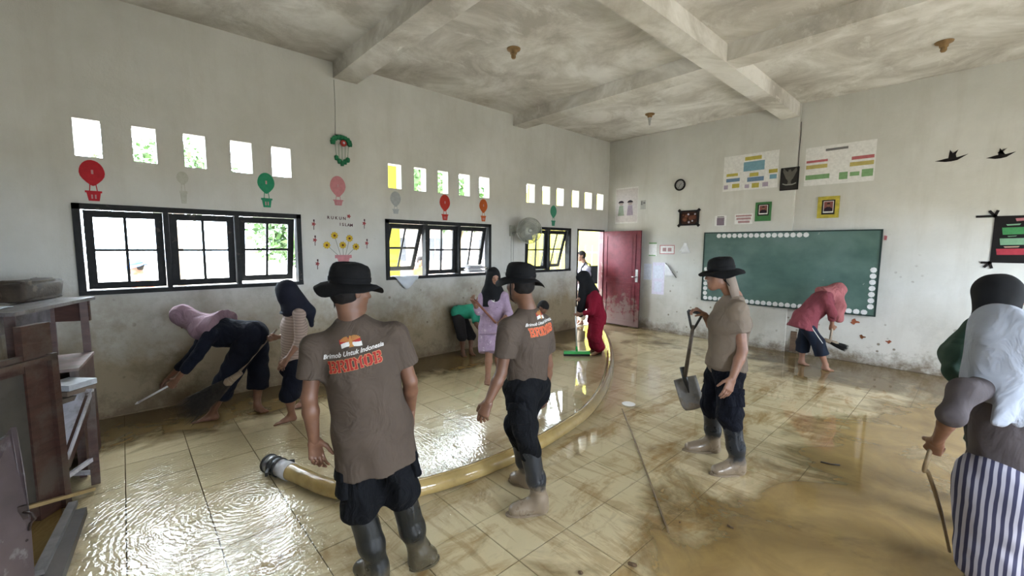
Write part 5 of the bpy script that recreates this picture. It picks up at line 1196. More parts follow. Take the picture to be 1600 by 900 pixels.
m = lump(bc+ex*.20-ey*.14-NZ*.015, .09, .035, .065, ex, ey, NZ, 5, .01, (16, 32), .15); single('cardboard_block', m, mat('light_brown_cardboard', (.10, .078, .056), .85, .2, 6), 'small lighter cardboard block in front of the sodden bundle', 'box')
m = MB(); cl0 = at(10, 492, 2.92); cl0 = V(cl0[0], cl0[1], zz+.004); vs = []
for i in range(7):
    for j in range(7):
        u_, v_ = i/6, j/6; q = c1+ex*(.60+.30*u_)+ey*(.12*(1-v_)-.0)+NZ*.006
        if v_ > .5: q = c1+ex*(.60+.30*u_)-ey*.012+NZ*(.006-(v_-.5)*.42*(1-.75*abs(u_-.35))); q = q-ey*(.01+.01*math.sin(u_*7))
        else: q = c1+ex*(.60+.30*u_)+ey*(.12*(1-2*v_))-ey*.012*(2*v_)+NZ*(.008+.004*math.sin(u_*9+v_*5))
        vs.append(q)
m.add(vs, [(i*7+j, i*7+j+1, (i+1)*7+j+1, (i+1)*7+j) for i in range(6) for j in range(6)], True)
o = single('white_rag', m, mat('pale_wet_rag', (.40, .43, .48), .6, .1), 'pale wet rag hanging over the edge of the high table', 'cloth'); md = o.modifiers.new('t', 'SOLIDIFY'); md.thickness = .004
# c: low desk against the wall and the tilted school desk in front of it
q0 = at(147, 549, 3.62); q1 = at(122, 600, 3.3); zc_ = q0[2]
dq = V(q0[0], q0[1], zc_); ex2 = nrm(V(*(fl(113, 586, zc_)-dq)[:2], 0)); ey2 = nrm(V(-ex2[1], ex2[0], 0)); ey2 = ey2 if ey2@_r < 0 else -ey2
dk = root('low_desk', 'low reddish wooden desk against the left wall behind the tilted desk', 'desk', flat(dq+ex2*.3+ey2*.2))
m = MB(); quadslab(m, [dq, dq+ex2*.62, dq+ex2*.62+ey2*.42, dq+ey2*.42], .022); part('tabletop', m, wood_mat('wet_reddish_wood', (.16, .10, .09), (.28, .20, .19), (4, 1, 1), (.14, .11, .09)), dk)
m = MB(); m.prism(rect(.01, .60, -zc_+.02, -.022), dq, ex2, NZ, ey2, .006, .026); part('side_panel', m, VARN, dk)
m = MB(); m.prism(rect(.01, .40, -zc_+.02, -.022), dq, ey2, NZ, ex2, .006, .026); part('side_panel', m, VARN, dk)
for (a, b) in ((.56, .04), (.56, .38), (.03, .38)):
    q = dq+ex2*a+ey2*b; m = MB(); m.beam(V(q[0], q[1], 0), V(q[0], q[1], zc_-.022), .04, .04, (1, 0, 0)); part('leg', m, VARN, dk)
ta = at(144, 607, 3.05); tb = at(104, 718, 2.80); tc_ = at(60, 612, 3.0); tdd = tb+(tc_-ta)
td = root('tilted_desk', 'wet school desk with a pale tilted top beside the wooden partition', 'desk', flat((ta+tdd)/2))
m = MB(); quadslab(m, [ta, tb, tdd, tc_], .022); part('tabletop', m, TOPM, td)
lf = flat(at(150, 752, 3.05)); 
m = MB(); m.beam(lf, ta-NZ*.025+_r*-.02, .05, .04, (1, 0, 0)); part('leg', m, VARN, td)
lf2 = flat(tc_)+_r*.03; m = MB(); m.beam(lf2, tc_-NZ*.025+_r*.03, .05, .04, (1, 0, 0)); part('leg', m, VARN, td)
lf3 = flat(tb)-_r*.03; m = MB(); m.beam(lf3, tb-NZ*.025-_r*.03, .045, .04, (1, 0, 0)); part('leg', m, VARN, td)
lf4 = flat(tdd)+_r*.03; m = MB(); m.beam(lf4, tdd-NZ*.025+_r*.03, .045, .04, (1, 0, 0)); part('leg', m, VARN, td)
m = MB(); m.beam(lf+NZ*.20, lf3+NZ*.18, .02, .03); part('stretcher', m, TOPM, td); m = MB(); m.beam(lf+NZ*.09, lf2+NZ*.09, .02, .03); part('stretcher', m, TOPM, td)
m = MB(); m.beam(ta-NZ*.06-_r*.02, tb-NZ*.06-_r*.02, .02, .07); part('side_rail', m, VARN, td)
for i, (px, py, h, w_, hh, colr, lab) in enumerate(((113, 596, 3.02, .13, .05, (.42, .44, .47), 'pale wet book on top of the small pile on the tilted desk'), (108, 606, 3.02, .15, .04, (.16, .12, .09), 'brown soggy book in the middle of the pile on the tilted desk'), (103, 617, 3.02, .13, .04, (.10, .08, .06), 'dark soggy book at the bottom of the pile on the tilted desk'))):
    q = at(px, py, h); m = MB(); pg = [q-_r*w_+fh*.1, q+_r*w_*.7+fh*.09, q+_r*w_*.6-fh*.1, q-_r*w_-fh*.1]; quadslab(m, pg, hh*.8)
    single('soggy_book', m, mat('book_%s' % ('pale', 'brown', 'dark')[i], colr, .6, .2, 20), lab, 'book', 'soggy books on the tilted desk')
# d: pinkish cupboard door in the lower left corner, with a latch
e0 = at(10, 672, 1.92); e1_ = at(47, 900, 1.92)
pd = root('cupboard_door', 'loose pinkish-grey door panel with a rusty latch in the bottom left corner', 'door', flat(e0))
m = MB(); pl = [at(8, 680, 1.95), at(17, 668, 1.95), at(30, 740, 1.93), at(40, 820, 1.90), at(48, 930, 1.86), at(-90, 930, 1.55), at(-90, 740, 1.6)]
nn_ = nrm(np.cross(pl[4]-pl[1], pl[5]-pl[1])); nn_ = nn_ if nn_@fh > 0 else -nn_
m.add(pl+[q+nn_*.022 for q in pl], [tuple(range(7))[::-1], tuple(range(7, 14))]+[(i, (i+1) % 7, 7+(i+1) % 7, 7+i) for i in range(7)])
part('panel', m, mat('scuffed_pinkish_paint', (.085, .062, .062), .55, .25, 5, stain=(.17, .15, .15), ssc=7, sth=.58), pd)  # panel paint darkened to carry the corner's shade
RUST = mat('rusty_iron', (.045, .03, .025), .6, .4, 30, metal=.4)
la = at(36, 800, 1.885); m = MB(); m.beam(la-NZ*.035, la+NZ*.03, .03, .012); m.tube([la, la+_r*.05-fh*.01, la+_r*.055-NZ*.03, la+_r*.03-NZ*.055, la+_r*.02-NZ*.09], .006, 6); part('latch', m, RUST, pd, 'rusty iron latch')
m = MB(); la2 = at(33, 850, 1.87); m.beam(la2-NZ*.02, la2+NZ*.02, .03, .012); m.tube([la2, la2+_r*.03+NZ*.02], .006, 6); part('latch', m, RUST, pd, 'rusty iron latch')
# e: battens on the floor
m = MB(); m.beam(fl(146, 768)+NZ*.02, fl(42, 832)+NZ*.16, .035, .022); single('yellow_batten', m, wood_mat('yellow_batten_wood', (.30, .21, .09), (.42, .31, .15)), 'yellowish wooden batten lying by the foot of the partition', 'batten')
m = MB(); m.beam(fl(116, 802)+NZ*.07, fl(62, 915)+NZ*.07, .045, .03); single('grey_batten', m, wood_mat('grey_batten_wood', (.08, .073, .068), (.20, .185, .18)), 'grey wooden batten lying on a dark board at the bottom left', 'batten')
m = MB(); m.beam(fl(122, 808)+NZ*.03, fl(78, 925)+NZ*.03, .09, .05); single('dark_board', m, wood_mat('dark_split_board', (.02, .016, .012), (.06, .045, .035)), 'dark split board lying on the floor at the bottom left', 'board')

# ------------------------------------------------------------------ on the left wall
def LWf(px, py): y, z = lw(px, py); return V(-A, y, z)
def paint(name, col, rough=.8): return mat(name, tuple(q*.80 for q in col), rough, .10, 25, spec=.15)
def ell(cx, cy, rx, ry, n=20, egg=0.): return [(cx+rx*math.cos(2*PI*i/n)*(1+egg*math.sin(2*PI*i/n)), cy+ry*math.sin(2*PI*i/n)) for i in range(n)]
def balloon(px0, py0, px1, py1, pxb, pyb, col, label, mark=True):
    """px0,py0 top of the balloon, px1,py1 its lower end, pxb,pyb foot of the basket"""
    P = LWf(px0, py0); Q = LWf(px1, py1); R2 = LWf(pxb, pyb); Q = Q-NZ*.10*(P[2]-Q[2]); h = P[2]-Q[2]; hb_ = Q[2]-R2[2]; c = V(-A, (P[1]+Q[1])/2, (P[2]+Q[2])/2)
    e = root('balloon_cutout', label, 'wall decoration', (-A, c[1], R2[2]), 'hot-air balloon cutouts on the left wall'); mm = paint('paper_'+col[0], col[1])
    w = h*.37; z0 = c[2]; m = MB(); pts = []
    for i in range(24):
        a = 2*PI*i/24; y_ = math.cos(a)*w; z_ = math.sin(a)*h/2
        if z_ < 0: y_ *= 1-.55*(-z_/(h/2))**2
        pts.append((y_, z_))
    m.prism(pts, (-A, c[1], z0), NY, NZ, NX, 0, .003); part('envelope', m, mm, e)
    bt = R2[2]; bh = hb_*.68; m = MB()
    for s_ in (-1, 1): m.prism([(s_*w*.30-.004, 0), (s_*w*.30+.004, 0), (s_*w*.22+.004, hb_*.5), (s_*w*.22-.004, hb_*.5)], (-A, c[1], bt+bh*.95), NY, NZ, NX, 0, .002)
    part('cord', m, mm, e, kind='stuff')
    m = MB(); m.prism([(-w*.42, 0), (w*.42, 0), (w*.55, bh*.8), (w*.66, bh*.8), (w*.66, bh), (-w*.66, bh), (-w*.66, bh*.8), (-w*.55, bh*.8)], (-A, c[1], bt), NY, NZ, NX, 0, .003); bk_ = part('basket', m, mm, e)
    if mark:
        pale = paint('paper_pale_mark', tuple(.5*x+.3 for x in col[1]))
        for s_ in (-1, 1):
            m = MB(); m.prism(rect(s_*w*.14-.006, s_*w*.14+.006, bh*.22, bh*.62), (-A, c[1], bt), NY, NZ, NX, .003, .005); part('basket_mark', m, pale, bk_)
        m = MB(); m.prism(rect(-.006, .010, -.02, .02), (-A, c[1], z0+.01), NY, NZ, NX, .003, .005); part('envelope_mark', m, pale, e)
balloon(142, 250, 145, 287, 147, 314, ('crimson_red', (.48, .03, .04)), 'red hot-air balloon cutout above the left end of the first window')
balloon(285, 268, 285, 287, 286, 318, ('faded_cream', (.52, .51, .44)), 'almost faded cream balloon cutout above the middle of the first window', False)
balloon(415, 270, 416, 300, 417, 324, ('sea_green', (.035, .28, .15)), 'green hot-air balloon cutout above the right end of the first window')
balloon(527.5, 275, 528, 305, 529, 321, ('faded_pink', (.56, .24, .26)), 'pink hot-air balloon cutout between the first and second windows')
balloon(618, 299, 618, 321, 618.5, 334, ('faded_grey_blue', (.40, .42, .42)), 'faded grey balloon cutout above the left end of the second window', False)
balloon(695, 304, 695, 328, 695, 344, ('tomato_red', (.50, .05, .035)), 'red hot-air balloon cutout above the middle of the second window')
balloon(755, 311, 755.5, 331, 756, 346, ('orange_red', (.52, .12, .03)), 'orange hot-air balloon cutout above the right end of the second window')
balloon(864.5, 321, 865, 339, 865, 353, ('jade_green', (.06, .27, .17)), 'green balloon cutout above the third window', False)
# hanging mobile
GP = paint('green_crepe', (.03, .20, .09)); RP = paint('red_crepe', (.45, .06, .05)); mo = LWf(532, 222)
e = root('paper_mobile', 'green paper wreath with hanging strands high between the first two windows', 'mobile', (-A, mo[1], mo[2]-.28))
for i in range(9):
    a = PI*(i/8); m = lump(mo+NY*.115*math.cos(a)+NZ*(.075*math.sin(a)-.02)+NX*.03, .028, .03, .03, NX, NY, NZ, i, .12, (6, 8)); part('leaf_tuft', m, GP, e)
m = MB(); m.lathe([(.001, .02), (.03, .015), (.045, 0), (.03, -.01)], mo+NX*.05+NY*.02-NZ*.02, NX, 14); fl2 = part('flower', m, RP, e, 'small red flower')
m = MB(); m.lathe([(.001, .008), (.014, .004), (.016, -.004)], mo+NX*.07+NY*.02-NZ*.02, NX, 10); part('flower_centre', m, WHT, fl2)
for i in range(5):
    y_ = -.08+.045*i; ln = (.17, .21, .235, .21, .18)[i]; m = MB(); m.tube([mo+NY*y_-NZ*.03+NX*.02, mo+NY*y_*.85-NZ*(.03+ln)+NX*.02], .0025, 5); st2 = part('strand', m, GP, e)
    m = lump(mo+NY*y_*.85-NZ*(.05+ln)+NX*.02, .022, .026, .032, NX, NY, NZ, i+20, .1, (6, 8)); part('pendant', m, GP, st2)
# lettering
DKT = paint('dark_maroon_lettering', (.09, .03, .04))
def wall_text(txt, px, py, size, m_, label, O_='L', bold=.0015, n_=None):
    P = LWf(px, py) if O_ == 'L' else V(fwl(px, py)[0], B, fwl(px, py)[1]); u_, n_ = (NY, NX) if O_ == 'L' else (NX, V(0, -1, 0))
    m = MB()
    for f in text_polys(txt, size, 0, bold, .2): m.add([P+u_*x+NZ*y+n_*.002 for x, y in f], [tuple(range(len(f)))])
    return m
e = root('wall_lettering', 'dark maroon letters reading RUKUN ISLAM on the left wall', 'lettering', tuple(LWf(530, 345)))
for txt, px0, px1, y0, y1 in (('RUKUN', 513, 538, 342, 343.5), ('ISLAM', 531.5, 549, 352.5, 354)):
    for i, ch in enumerate(txt):
        t = i/(len(txt)-1); part('letter', wall_text(ch, px0+(px1-px0)*t, y0+(y1-y0)*t, .055, None, ''), DKT, e)
MG = paint('dusty_red_flower', (.36, .07, .07))
for i, (px, py, lab) in enumerate(((545, 338, 'small red paper flower after the word RUKUN'), (490, 350, 'red paper flower top left of the sunflower drawing'), (492, 375, 'red paper flower middle left of the sunflower drawing'), (496, 412, 'red paper flower low left of the sunflower drawing'),
                                 (569, 349, 'red paper flower top right of the sunflower drawing'), (573, 380, 'red paper flower low right of the sunflower drawing'))):
    c = LWf(px, py); m = MB(); m.prism([(.022*(1+.35*math.cos(5*t))*math.cos(t), .022*(1+.35*math.cos(5*t))*math.sin(t)) for t in np.linspace(0, 2*PI, 25)[:-1]], c, NY, NZ, NX, 0, .004)
    o = root('paper_flower', lab, 'wall decoration', tuple(c)); part('petals', m, MG, o)
    if i: 
        m = MB(); m.prism(rect(-.004, .004, -.075, -.022), c, NY, NZ, NX, 0, .002); part('tag', m, DKT, o); m = MB(); m.prism(rect(-.004, .014, .03, .06), c, NY, NZ, NX, 0, .002); part('tag', m, DKT, o)
PK = paint('pink_pot_paper', (.58, .25, .27)); YL = paint('yellow_petals', (.62, .42, .04)); BRC = paint('brown_flower_heart', (.16, .06, .02)); GS = paint('grey_stems', (.30, .32, .28))
c = LWf(537, 413); e = root('flower_pot_cutout', 'pink flower pot with five yellow flowers cut from paper on the left wall', 'wall decoration', tuple(c))
m = MB(); m.prism([(-.06, 0), (.06, 0), (.085, .085), (.115, .085), (.115, .13), (-.115, .13), (-.115, .085), (-.085, .085)], c, NY, NZ, NX, 0, .004); part('pot', m, PK, e)
for px, py in ((510.5, 383), (522.5, 368), (535.5, 383), (546, 372.5), (556, 385.5)):
    q = LWf(px, py); m = MB(); a_ = c+NZ*.13+NY*(q[1]-c[1])*.35; m.beam(a_+NX*.001, q+NX*.001, .002, .007, NY); st2 = part('stem', m, GS, e)
    m = MB(); m.prism([(.046*(1+.14*math.cos(9*t))*math.cos(t), .046*(1+.14*math.cos(9*t))*math.sin(t)) for t in np.linspace(0, 2*PI, 37)[:-1]], q, NY, NZ, NX, .001, .004); f_ = part('flower', m, YL, e)
    m = MB(); m.prism(ell(0, 0, .016, .016, 12), q, NY, NZ, NX, .004, .006); part('flower_heart', m, BRC, f_)
# wall fan
fc = LWf(808, 361)+NX*.33; fa = nrm(V(1, -.55, -.12)); FG = mat('dusty_fan_metal', (.36, .37, .32), .5, .2, 12)
e = root('wall_fan', 'dusty round wall fan between the second and third windows', 'fan', (-A, fc[1], fc[2]-.2))
m = MB(); m.box((-A, fc[1]-.20, fc[2]-.10), (-A+.03, fc[1]-.08, fc[2]+.10)); m.tube([V(-A+.02, fc[1]-.14, fc[2]-.05), V(-A+.14, fc[1]-.08, fc[2]-.03), fc-fa*.10], .02, 8); part('bracket', m, FG, e)
m = MB(); m.lathe([(.001, -.16), (.05, -.15), (.06, -.08), (.05, -.03), (.001, -.02)], fc, fa, 16); part('motor', m, FG, e)
R0 = .235; ux = nrm(np.cross(fa, NZ)); uy = np.cross(ux, fa)
m = MB(); m.tube([fc+ux*R0*math.cos(t)+uy*R0*math.sin(t) for t in np.linspace(0, 2*PI, 41)[:-1]], .009, 6, closed=True); part('grille_ring', m, FG, e)
m = MB()
for i in range(80):
    t = 2*PI*i/80; d_ = ux*math.cos(t)+uy*math.sin(t); m.tube([fc+d_*.04+fa*.055, fc+d_*.15+fa*.05, fc+d_*R0], .0038, 4); m.tube([fc+d_*.05-fa*.05, fc+d_*.16-fa*.045, fc+d_*R0], .0038, 4)
for rr in (.09, .15, .2): m.tube([fc+fa*.048*(1-(rr/.24)**4)+ux*rr*math.cos(t)+uy*rr*math.sin(t) for t in np.linspace(0, 2*PI, 31)[:-1]], .0022, 4, closed=True)
part('grille', m, FG, e, kind='stuff')
m = MB(); m.lathe([(.001, .062), (.04, .058), (.042, .05)], fc, fa, 16); part('grille_cap', m, FG, e)
for i in range(3):
    m = MB(); vs = []
    for a_, b_ in ((0, 0), (.35, 0), (.75, 0), (1, 0), (0, 1), (.35, 1), (.75, 1), (1, 1)):
        t = 2*PI*i/3+(b_*1.1+.1)*(.6+.4*a_); vs.append(fc+(ux*math.cos(t)+uy*math.sin(t))*(.03+.17*a_)+fa*(.02-.035*b_))
    m.add(vs, [(0, 1, 5, 4), (1, 2, 6, 5), (2, 3, 7, 6)], True); o = part('fan_blade', m, FG, e); md = o.modifiers.new('t', 'SOLIDIFY'); md.thickness = .003
m = MB(); q = V(-A+.01, fc[1]-.16, fc[2]-.1); m.tube([q, q-NZ*.35, q-NZ*.62], .003, 5); m.tube([q+NY*.06, q+NY*.06-NZ*.5], .003, 5); part('pull_cord', m, GS, e, kind='stuff')
# cloth on the sill of the second window, papers at its other end
def sheet(name, P00, P10, P11, P01, mm, label, cat, wob=.006, n=7, th=.003, seed=0, group=None):
    m = MB(); vs = []
    P00, P10, P11, P01 = [np.asarray(q, float) for q in (P00, P10, P11, P01)]; nn = nrm(np.cross(P10-P00, P01-P00))
    for i in range(n):
        for j in range(n):
            u_, v_ = i/(n-1), j/(n-1); q = P00*(1-u_)*(1-v_)+P10*u_*(1-v_)+P11*u_*v_+P01*(1-u_)*v_
            vs.append(q+nn*(wob*math.sin(u_*5+seed)*math.cos(v_*4+seed*2)))
    m.add(vs, [(i*n+j, i*n+j+1, (i+1)*n+j+1, (i+1)*n+j) for i in range(n-1) for j in range(n-1)], True)
    o = single(name, m, mm, label, cat, group); md = o.modifiers.new('t', 'SOLIDIFY'); md.thickness = th; return o
RAG = mat('pale_blue_grey_cloth', (.52, .56, .60), .7, .08)
y0, y1 = 3.0, 3.42; sz = WZ[0]+.05; m = MB(); vs = []
prof_ = [(-.09, .0), (-.04, .004), (.0, .006), (.035, .002), (.045, -.03), (.05, -.09), (.055, -.15)]
for i in range(9):
    u_ = i/8; y_ = y0+(y1-y0)*u_
    for j, (dx, dz) in enumerate(prof_):
        dz2 = dz if dz > -.02 else dz*(.35+.95*math.sin(PI*min(1, u_*1.1))**1.0)
        vs.append(V(-A+dx+.006*math.sin(u_*9+j), y_+.03*(j > 3)*(j-3)*(.6-u_), sz+dz2+.004*math.sin(u_*11)))
m.add(vs, [(i*7+j, i*7+j+1, (i+1)*7+j+1, (i+1)*7+j) for i in range(8) for j in range(6)], True)
o = single('window_rag', m, RAG, 'pale cloth draped over the left end of the second window sill', 'cloth'); md = o.modifiers.new('t', 'SOLIDIFY'); md.thickness = .005
PAP = mat('off_white_paper', (.60, .60, .60), .7, .06); PAP2 = mat('grey_wet_paper', (.36, .35, .36), .7, .2, 20)
for i in range(6):
    yy = 4.42+.04*math.sin(i*2.3); z_ = sz+.006+i*.022; m = MB(); m.box((-A-.085, yy-.04*(i % 2), z_), (-A+.02+.008*(i % 3), yy+.36-.03*(i % 3), z_+.018))
    single('paper_stack', m, (PAP2, PAP)[i == 5 or i == 2], ('lowest', 'second', 'third', 'fourth', 'fifth', 'topmost')[i]+' bundle of wet papers piled at the right end of the second window sill', 'papers', 'paper bundles on the second window sill')
m = MB(); m.box((-A-.06, 5.95, sz+.001), (-A+.01, 6.3, sz+.012)); single('white_sheet', m, PAP, 'white folded paper on the sill of the third window', 'paper')

# ------------------------------------------------------------------ on the far wall
SN = V(0, -1, 0)
def off(x): return B if x <= XP else B+.045
def board_rect(px0, py0, px1, py1):
    """left, top, right, bottom pixel box to wall x0,x1,z0,z1"""
    ym = (py0+py1)/2; xm = (px0+px1)/2; x0 = fwl(px0, ym)[0]; x1 = fwl(px1, ym)[0]; z1 = fwl(xm, py0)[1]; z0 = fwl(xm, py1)[1]; return x0, x1, z0, z1
def poster(name, box, mm, label, cat, th=.002, marks=(), frame=None, group=None):
    """marks: (u0,v0,u1,v1, material, part name) in 0..1 of the sheet, v up"""
    x0, x1, z0, z1 = board_rect(*box); w, h = x1-x0, z1-z0; y = off((x0+x1)/2); e = root(name, label, cat, ((x0+x1)/2, y, z0), group)
    O_ = V(x0, y, z0); m = MB(); m.prism(rect(0, w, 0, h), O_, NX, NZ, SN, 0, th); bs_ = part('sheet' if frame is None else 'backing', m, mm, e)
    for u0, v0, u1, v1, mk, nm in marks:
        m = MB(); sk = .0; m.prism([(u0*w, v0*h), (u1*w, v0*h), (u1*w, v1*h), (u0*w, v1*h)], O_, NX, NZ, SN, th, th+.0015); part(nm, m, mk, bs_)
    if frame:
        fwid, fm, ft = frame
        for a, b, c, d in ((-fwid, w+fwid, -fwid, 0), (-fwid, w+fwid, h, h+fwid), (-fwid, 0, 0, h), (w, w+fwid, 0, h)):
            m = MB(); m.prism(rect(a, b, c, d), O_, NX, NZ, SN, 0, ft); part('frame', m, fm, e)
    return e, O_, w, h
PW = paint('white_poster_paper', (.86, .85, .82)); YM = paint('poster_yellow', (.55, .47, .10)); BM = paint('poster_blue', (.22, .40, .50)); BM2 = paint('poster_steel_blue', (.18, .28, .42)); LM = paint('poster_lilac', (.45, .38, .48))
RM = paint('poster_red', (.52, .16, .17)); OM = paint('poster_ochre', (.55, .46, .16)); GM = paint('poster_green', (.24, .42, .20)); GYM = paint('poster_grey_print', (.22, .21, .21))
poster('flow_chart_poster', (1131, 240, 1216, 296), PW, 'white poster with yellow and blue boxes left of the dark eagle picture', 'poster', marks=(
    (.40, .82, .70, .92, YM, 'printed_box'), (.38, .52, .76, .78, BM, 'printed_box'), (.06, .42, .28, .50, YM, 'printed_box'), (.06, .26, .32, .36, BM2, 'printed_box'), (.50, .36, .66, .46, YM, 'printed_box'),
    (.46, .22, .76, .34, BM2, 'printed_box'), (.84, .40, .99, .50, YM, 'printed_box'), (.86, .24, .98, .36, BM, 'printed_box'), (.18, .08, .32, .20, YM, 'printed_box'), (.55, .04, .68, .17, YM, 'printed_box'),
    (.02, .06, .10, .18, LM, 'printed_box'), (.42, .05, .5, .15, LM, 'printed_box'), (.74, .05, .84, .17, LM, 'printed_box')))
poster('wide_chart_poster', (1257, 224, 1367, 286), PW, 'wide white poster with red, yellow and green stripes right of the pilaster', 'poster', marks=(
    (.30, .86, .62, .92, GYM, 'printed_heading'), (.02, .60, .34, .66, RM, 'printed_bar'), (.02, .44, .34, .54, OM, 'printed_bar'), (.02, .16, .38, .28, GM, 'printed_bar'),
    (.68, .56, .98, .64, RM, 'printed_bar'), (.66, .40, .98, .50, OM, 'printed_bar'), (.52, .10, .64, .28, GM, 'printed_bar'), (.67, .16, .80, .26, GM, 'printed_bar'), (.83, .12, .98, .30, GM, 'printed_bar')))
# eagle emblem picture
DP = paint('dark_picture_ground', (.035, .032, .030), .5); SIL = paint('grey_emblem_print', (.15, .14, .12)); SILW = paint('pale_ribbon_print', (.32, .31, .28))
e, O_, w, h = poster('emblem_picture', (1221, 263, 1247, 296), DP, 'dark picture of a spread-winged eagle emblem beside the pilaster', 'picture', frame=(.012, paint('black_frame', (.015, .014, .014), .4), .018), th=.008)
m = MB(); ey_ = O_+NX*w/2+NZ*h*.58
for sg in (-1, 1):
    m.prism([(sg*.02, -.05), (sg*w*.20, -.03), (sg*w*.42, .10), (sg*w*.38, .16), (sg*w*.22, .11), (sg*.02, .08)], ey_, NX, NZ, SN, .008, .011)
m.prism([(-.03, -.06), (.03, -.06), (.035, .06), (.01, .13), (-.02, .12), (-.035, .06)], ey_, NX, NZ, SN, .008, .012); m.prism([(-.03, -.13), (.03, -.13), (.02, -.06), (-.02, -.06)], ey_, NX, NZ, SN, .008, .011)
part('emblem', m, SIL, e, 'grey eagle with spread wings', kind='stuff')
m = MB(); m.prism([(-.10, -.115), (-.05, -.135), (.05, -.135), (.10, -.115), (.10, -.095), (.05, -.115), (-.05, -.115), (-.10, -.095)], ey_, NX, NZ, SN, .011, .014); part('ribbon', m, SILW, e, 'pale ribbon below the eagle')
# portraits
SKP = paint('portrait_skin', (.30, .15, .10), .4); JK = paint('portrait_dark_jacket', (.03, .02, .03), .4); RB = paint('portrait_red_ground', (.28, .10, .09), .4)
def portrait(box, fm, label, mat_inner, fwd_, below=0.):
    e, O_, w, h = poster('framed_portrait', box, mat_inner, label, 'picture', frame=(fwd_, fm, .02), th=.006)
    if below: m = MB(); m.prism(rect(-fwd_, w+fwd_, -fwd_-below, -fwd_), O_, NX, NZ, SN, 0, .018); part('frame_foot', m, fm, e)
    m = MB(); m.prism(rect(.12*w, .88*w, .12*h, .92*h), O_, NX, NZ, SN, .006, .008); ph = part('photo_mount', m, PW, e)
    m = MB(); m.prism(rect(.17*w, .83*w, .22*h, .88*h), O_, NX, NZ, SN, .008, .009); part('photo_ground', m, RB, ph)
    m = MB(); m.prism([(.17*w, .22*h), (.83*w, .22*h), (.80*w, .42*h), (.60*w, .52*h), (.40*w, .52*h), (.22*w, .42*h)], O_, NX, NZ, SN, .009, .011); part('bust', m, JK, ph)
    m = MB(); m.prism(ell(.5*w, .64*h, .12*w, .13*h, 14), O_, NX, NZ, SN, .009, .012); part('printed_face', m, SKP, ph)
    m = MB(); m.prism([(.5*w+.13*w*math.cos(t), .70*h+.10*h*math.sin(t)) for t in np.linspace(0, PI, 9)], O_, NX, NZ, SN, .012, .013); part('cap', m, JK, ph)
portrait((1184, 319, 1202, 337), paint('green_frame', (.07, .22, .08), .5), 'framed portrait in a green frame above the chalkboard', DP, .035, .06)
portrait((1283, 312, 1304, 335), mat('gilt_frame', (.50, .42, .06), .35, .3, 12, metal=.3), 'framed portrait in a yellow-gold frame above the chalkboard, right of the pilaster', DP, .055)
# clock
cx_, cz_ = fwl(1063, 289); cc = V(cx_, B, cz_); e = root('wall_clock', 'round black-rimmed wall clock left of the posters', 'clock', (cx_, B, cz_-.1))
m = MB(); m.lathe([(.088, 0), (.112, .0), (.118, .02), (.108, .038), (.090, .036), (.086, .012)], cc, SN, 32); part('rim', m, paint('black_rim', (.012, .011, .011), .3), e)
m = MB(); m.lathe([(.001, .012), (.09, .012)], cc, SN, 32); dl = part('dial', m, paint('grey_dial', (.42, .42, .41), .4), e)
for i in range(12):
    t = i*PI/6; m = MB(); q = cc+SN*.013+(NX*math.sin(t)+NZ*math.cos(t))*.072; m.beam(q-(NX*math.sin(t)+NZ*math.cos(t))*.008, q+(NX*math.sin(t)+NZ*math.cos(t))*.008, .006, .002, SN); part('hour_mark', m, DP, dl)
for t, L_ in ((.9, .045), (3.6, .065)): m = MB(); m.beam(cc+SN*.016, cc+SN*.016+(NX*math.sin(t)+NZ*math.cos(t))*L_, .006, .002, SN); part('clock_hand', m, DP, dl)
# black framed ornament
BF = paint('black_craft_frame', (.012, .010, .010), .5); BRNO = paint('brown_ornament', (.16, .06, .035)); 
e, O_, w, h = poster('craft_frame', (1064, 331, 1090, 350), paint('dark_brown_ground', (.045, .018, .012), .6), 'black stick frame with brown and white ornaments left of the chalkboard', 'picture', frame=(.03, BF, .02), th=.006)
for sx_, sz_ in ((0, 0), (1, 0), (0, 1), (1, 1)):
    c = O_+NX*w*sx_+NZ*h*sz_+SN*.02; m = MB(); a = 1 if sx_ else -1; b = 1 if sz_ else -1; m.beam(c-(NX*a+NZ*b)*.02, c+(NX*a+NZ*b)*.045, .05, .02, SN); part('corner_tie', m, BF, e)
for i, (u_, v_, r_, mk) in enumerate(((.25, .4, .05, BRNO), (.35, .65, .04, BRNO), (.62, .5, .05, BRNO), (.8, .55, .045, BRNO), (.5, .15, .022, WHT), (.45, .8, .02, WHT), (.7, .25, .018, WHT), (.85, .8, .018, WHT), (.15, .75, .018, BRNO))):
    m = MB(); m.lathe([(.001, .02), (r_*.6, .014), (r_, 0)], O_+NX*w*u_+NZ*h*v_+SN*.006, SN, 10); part('ornament', m, mk, e)
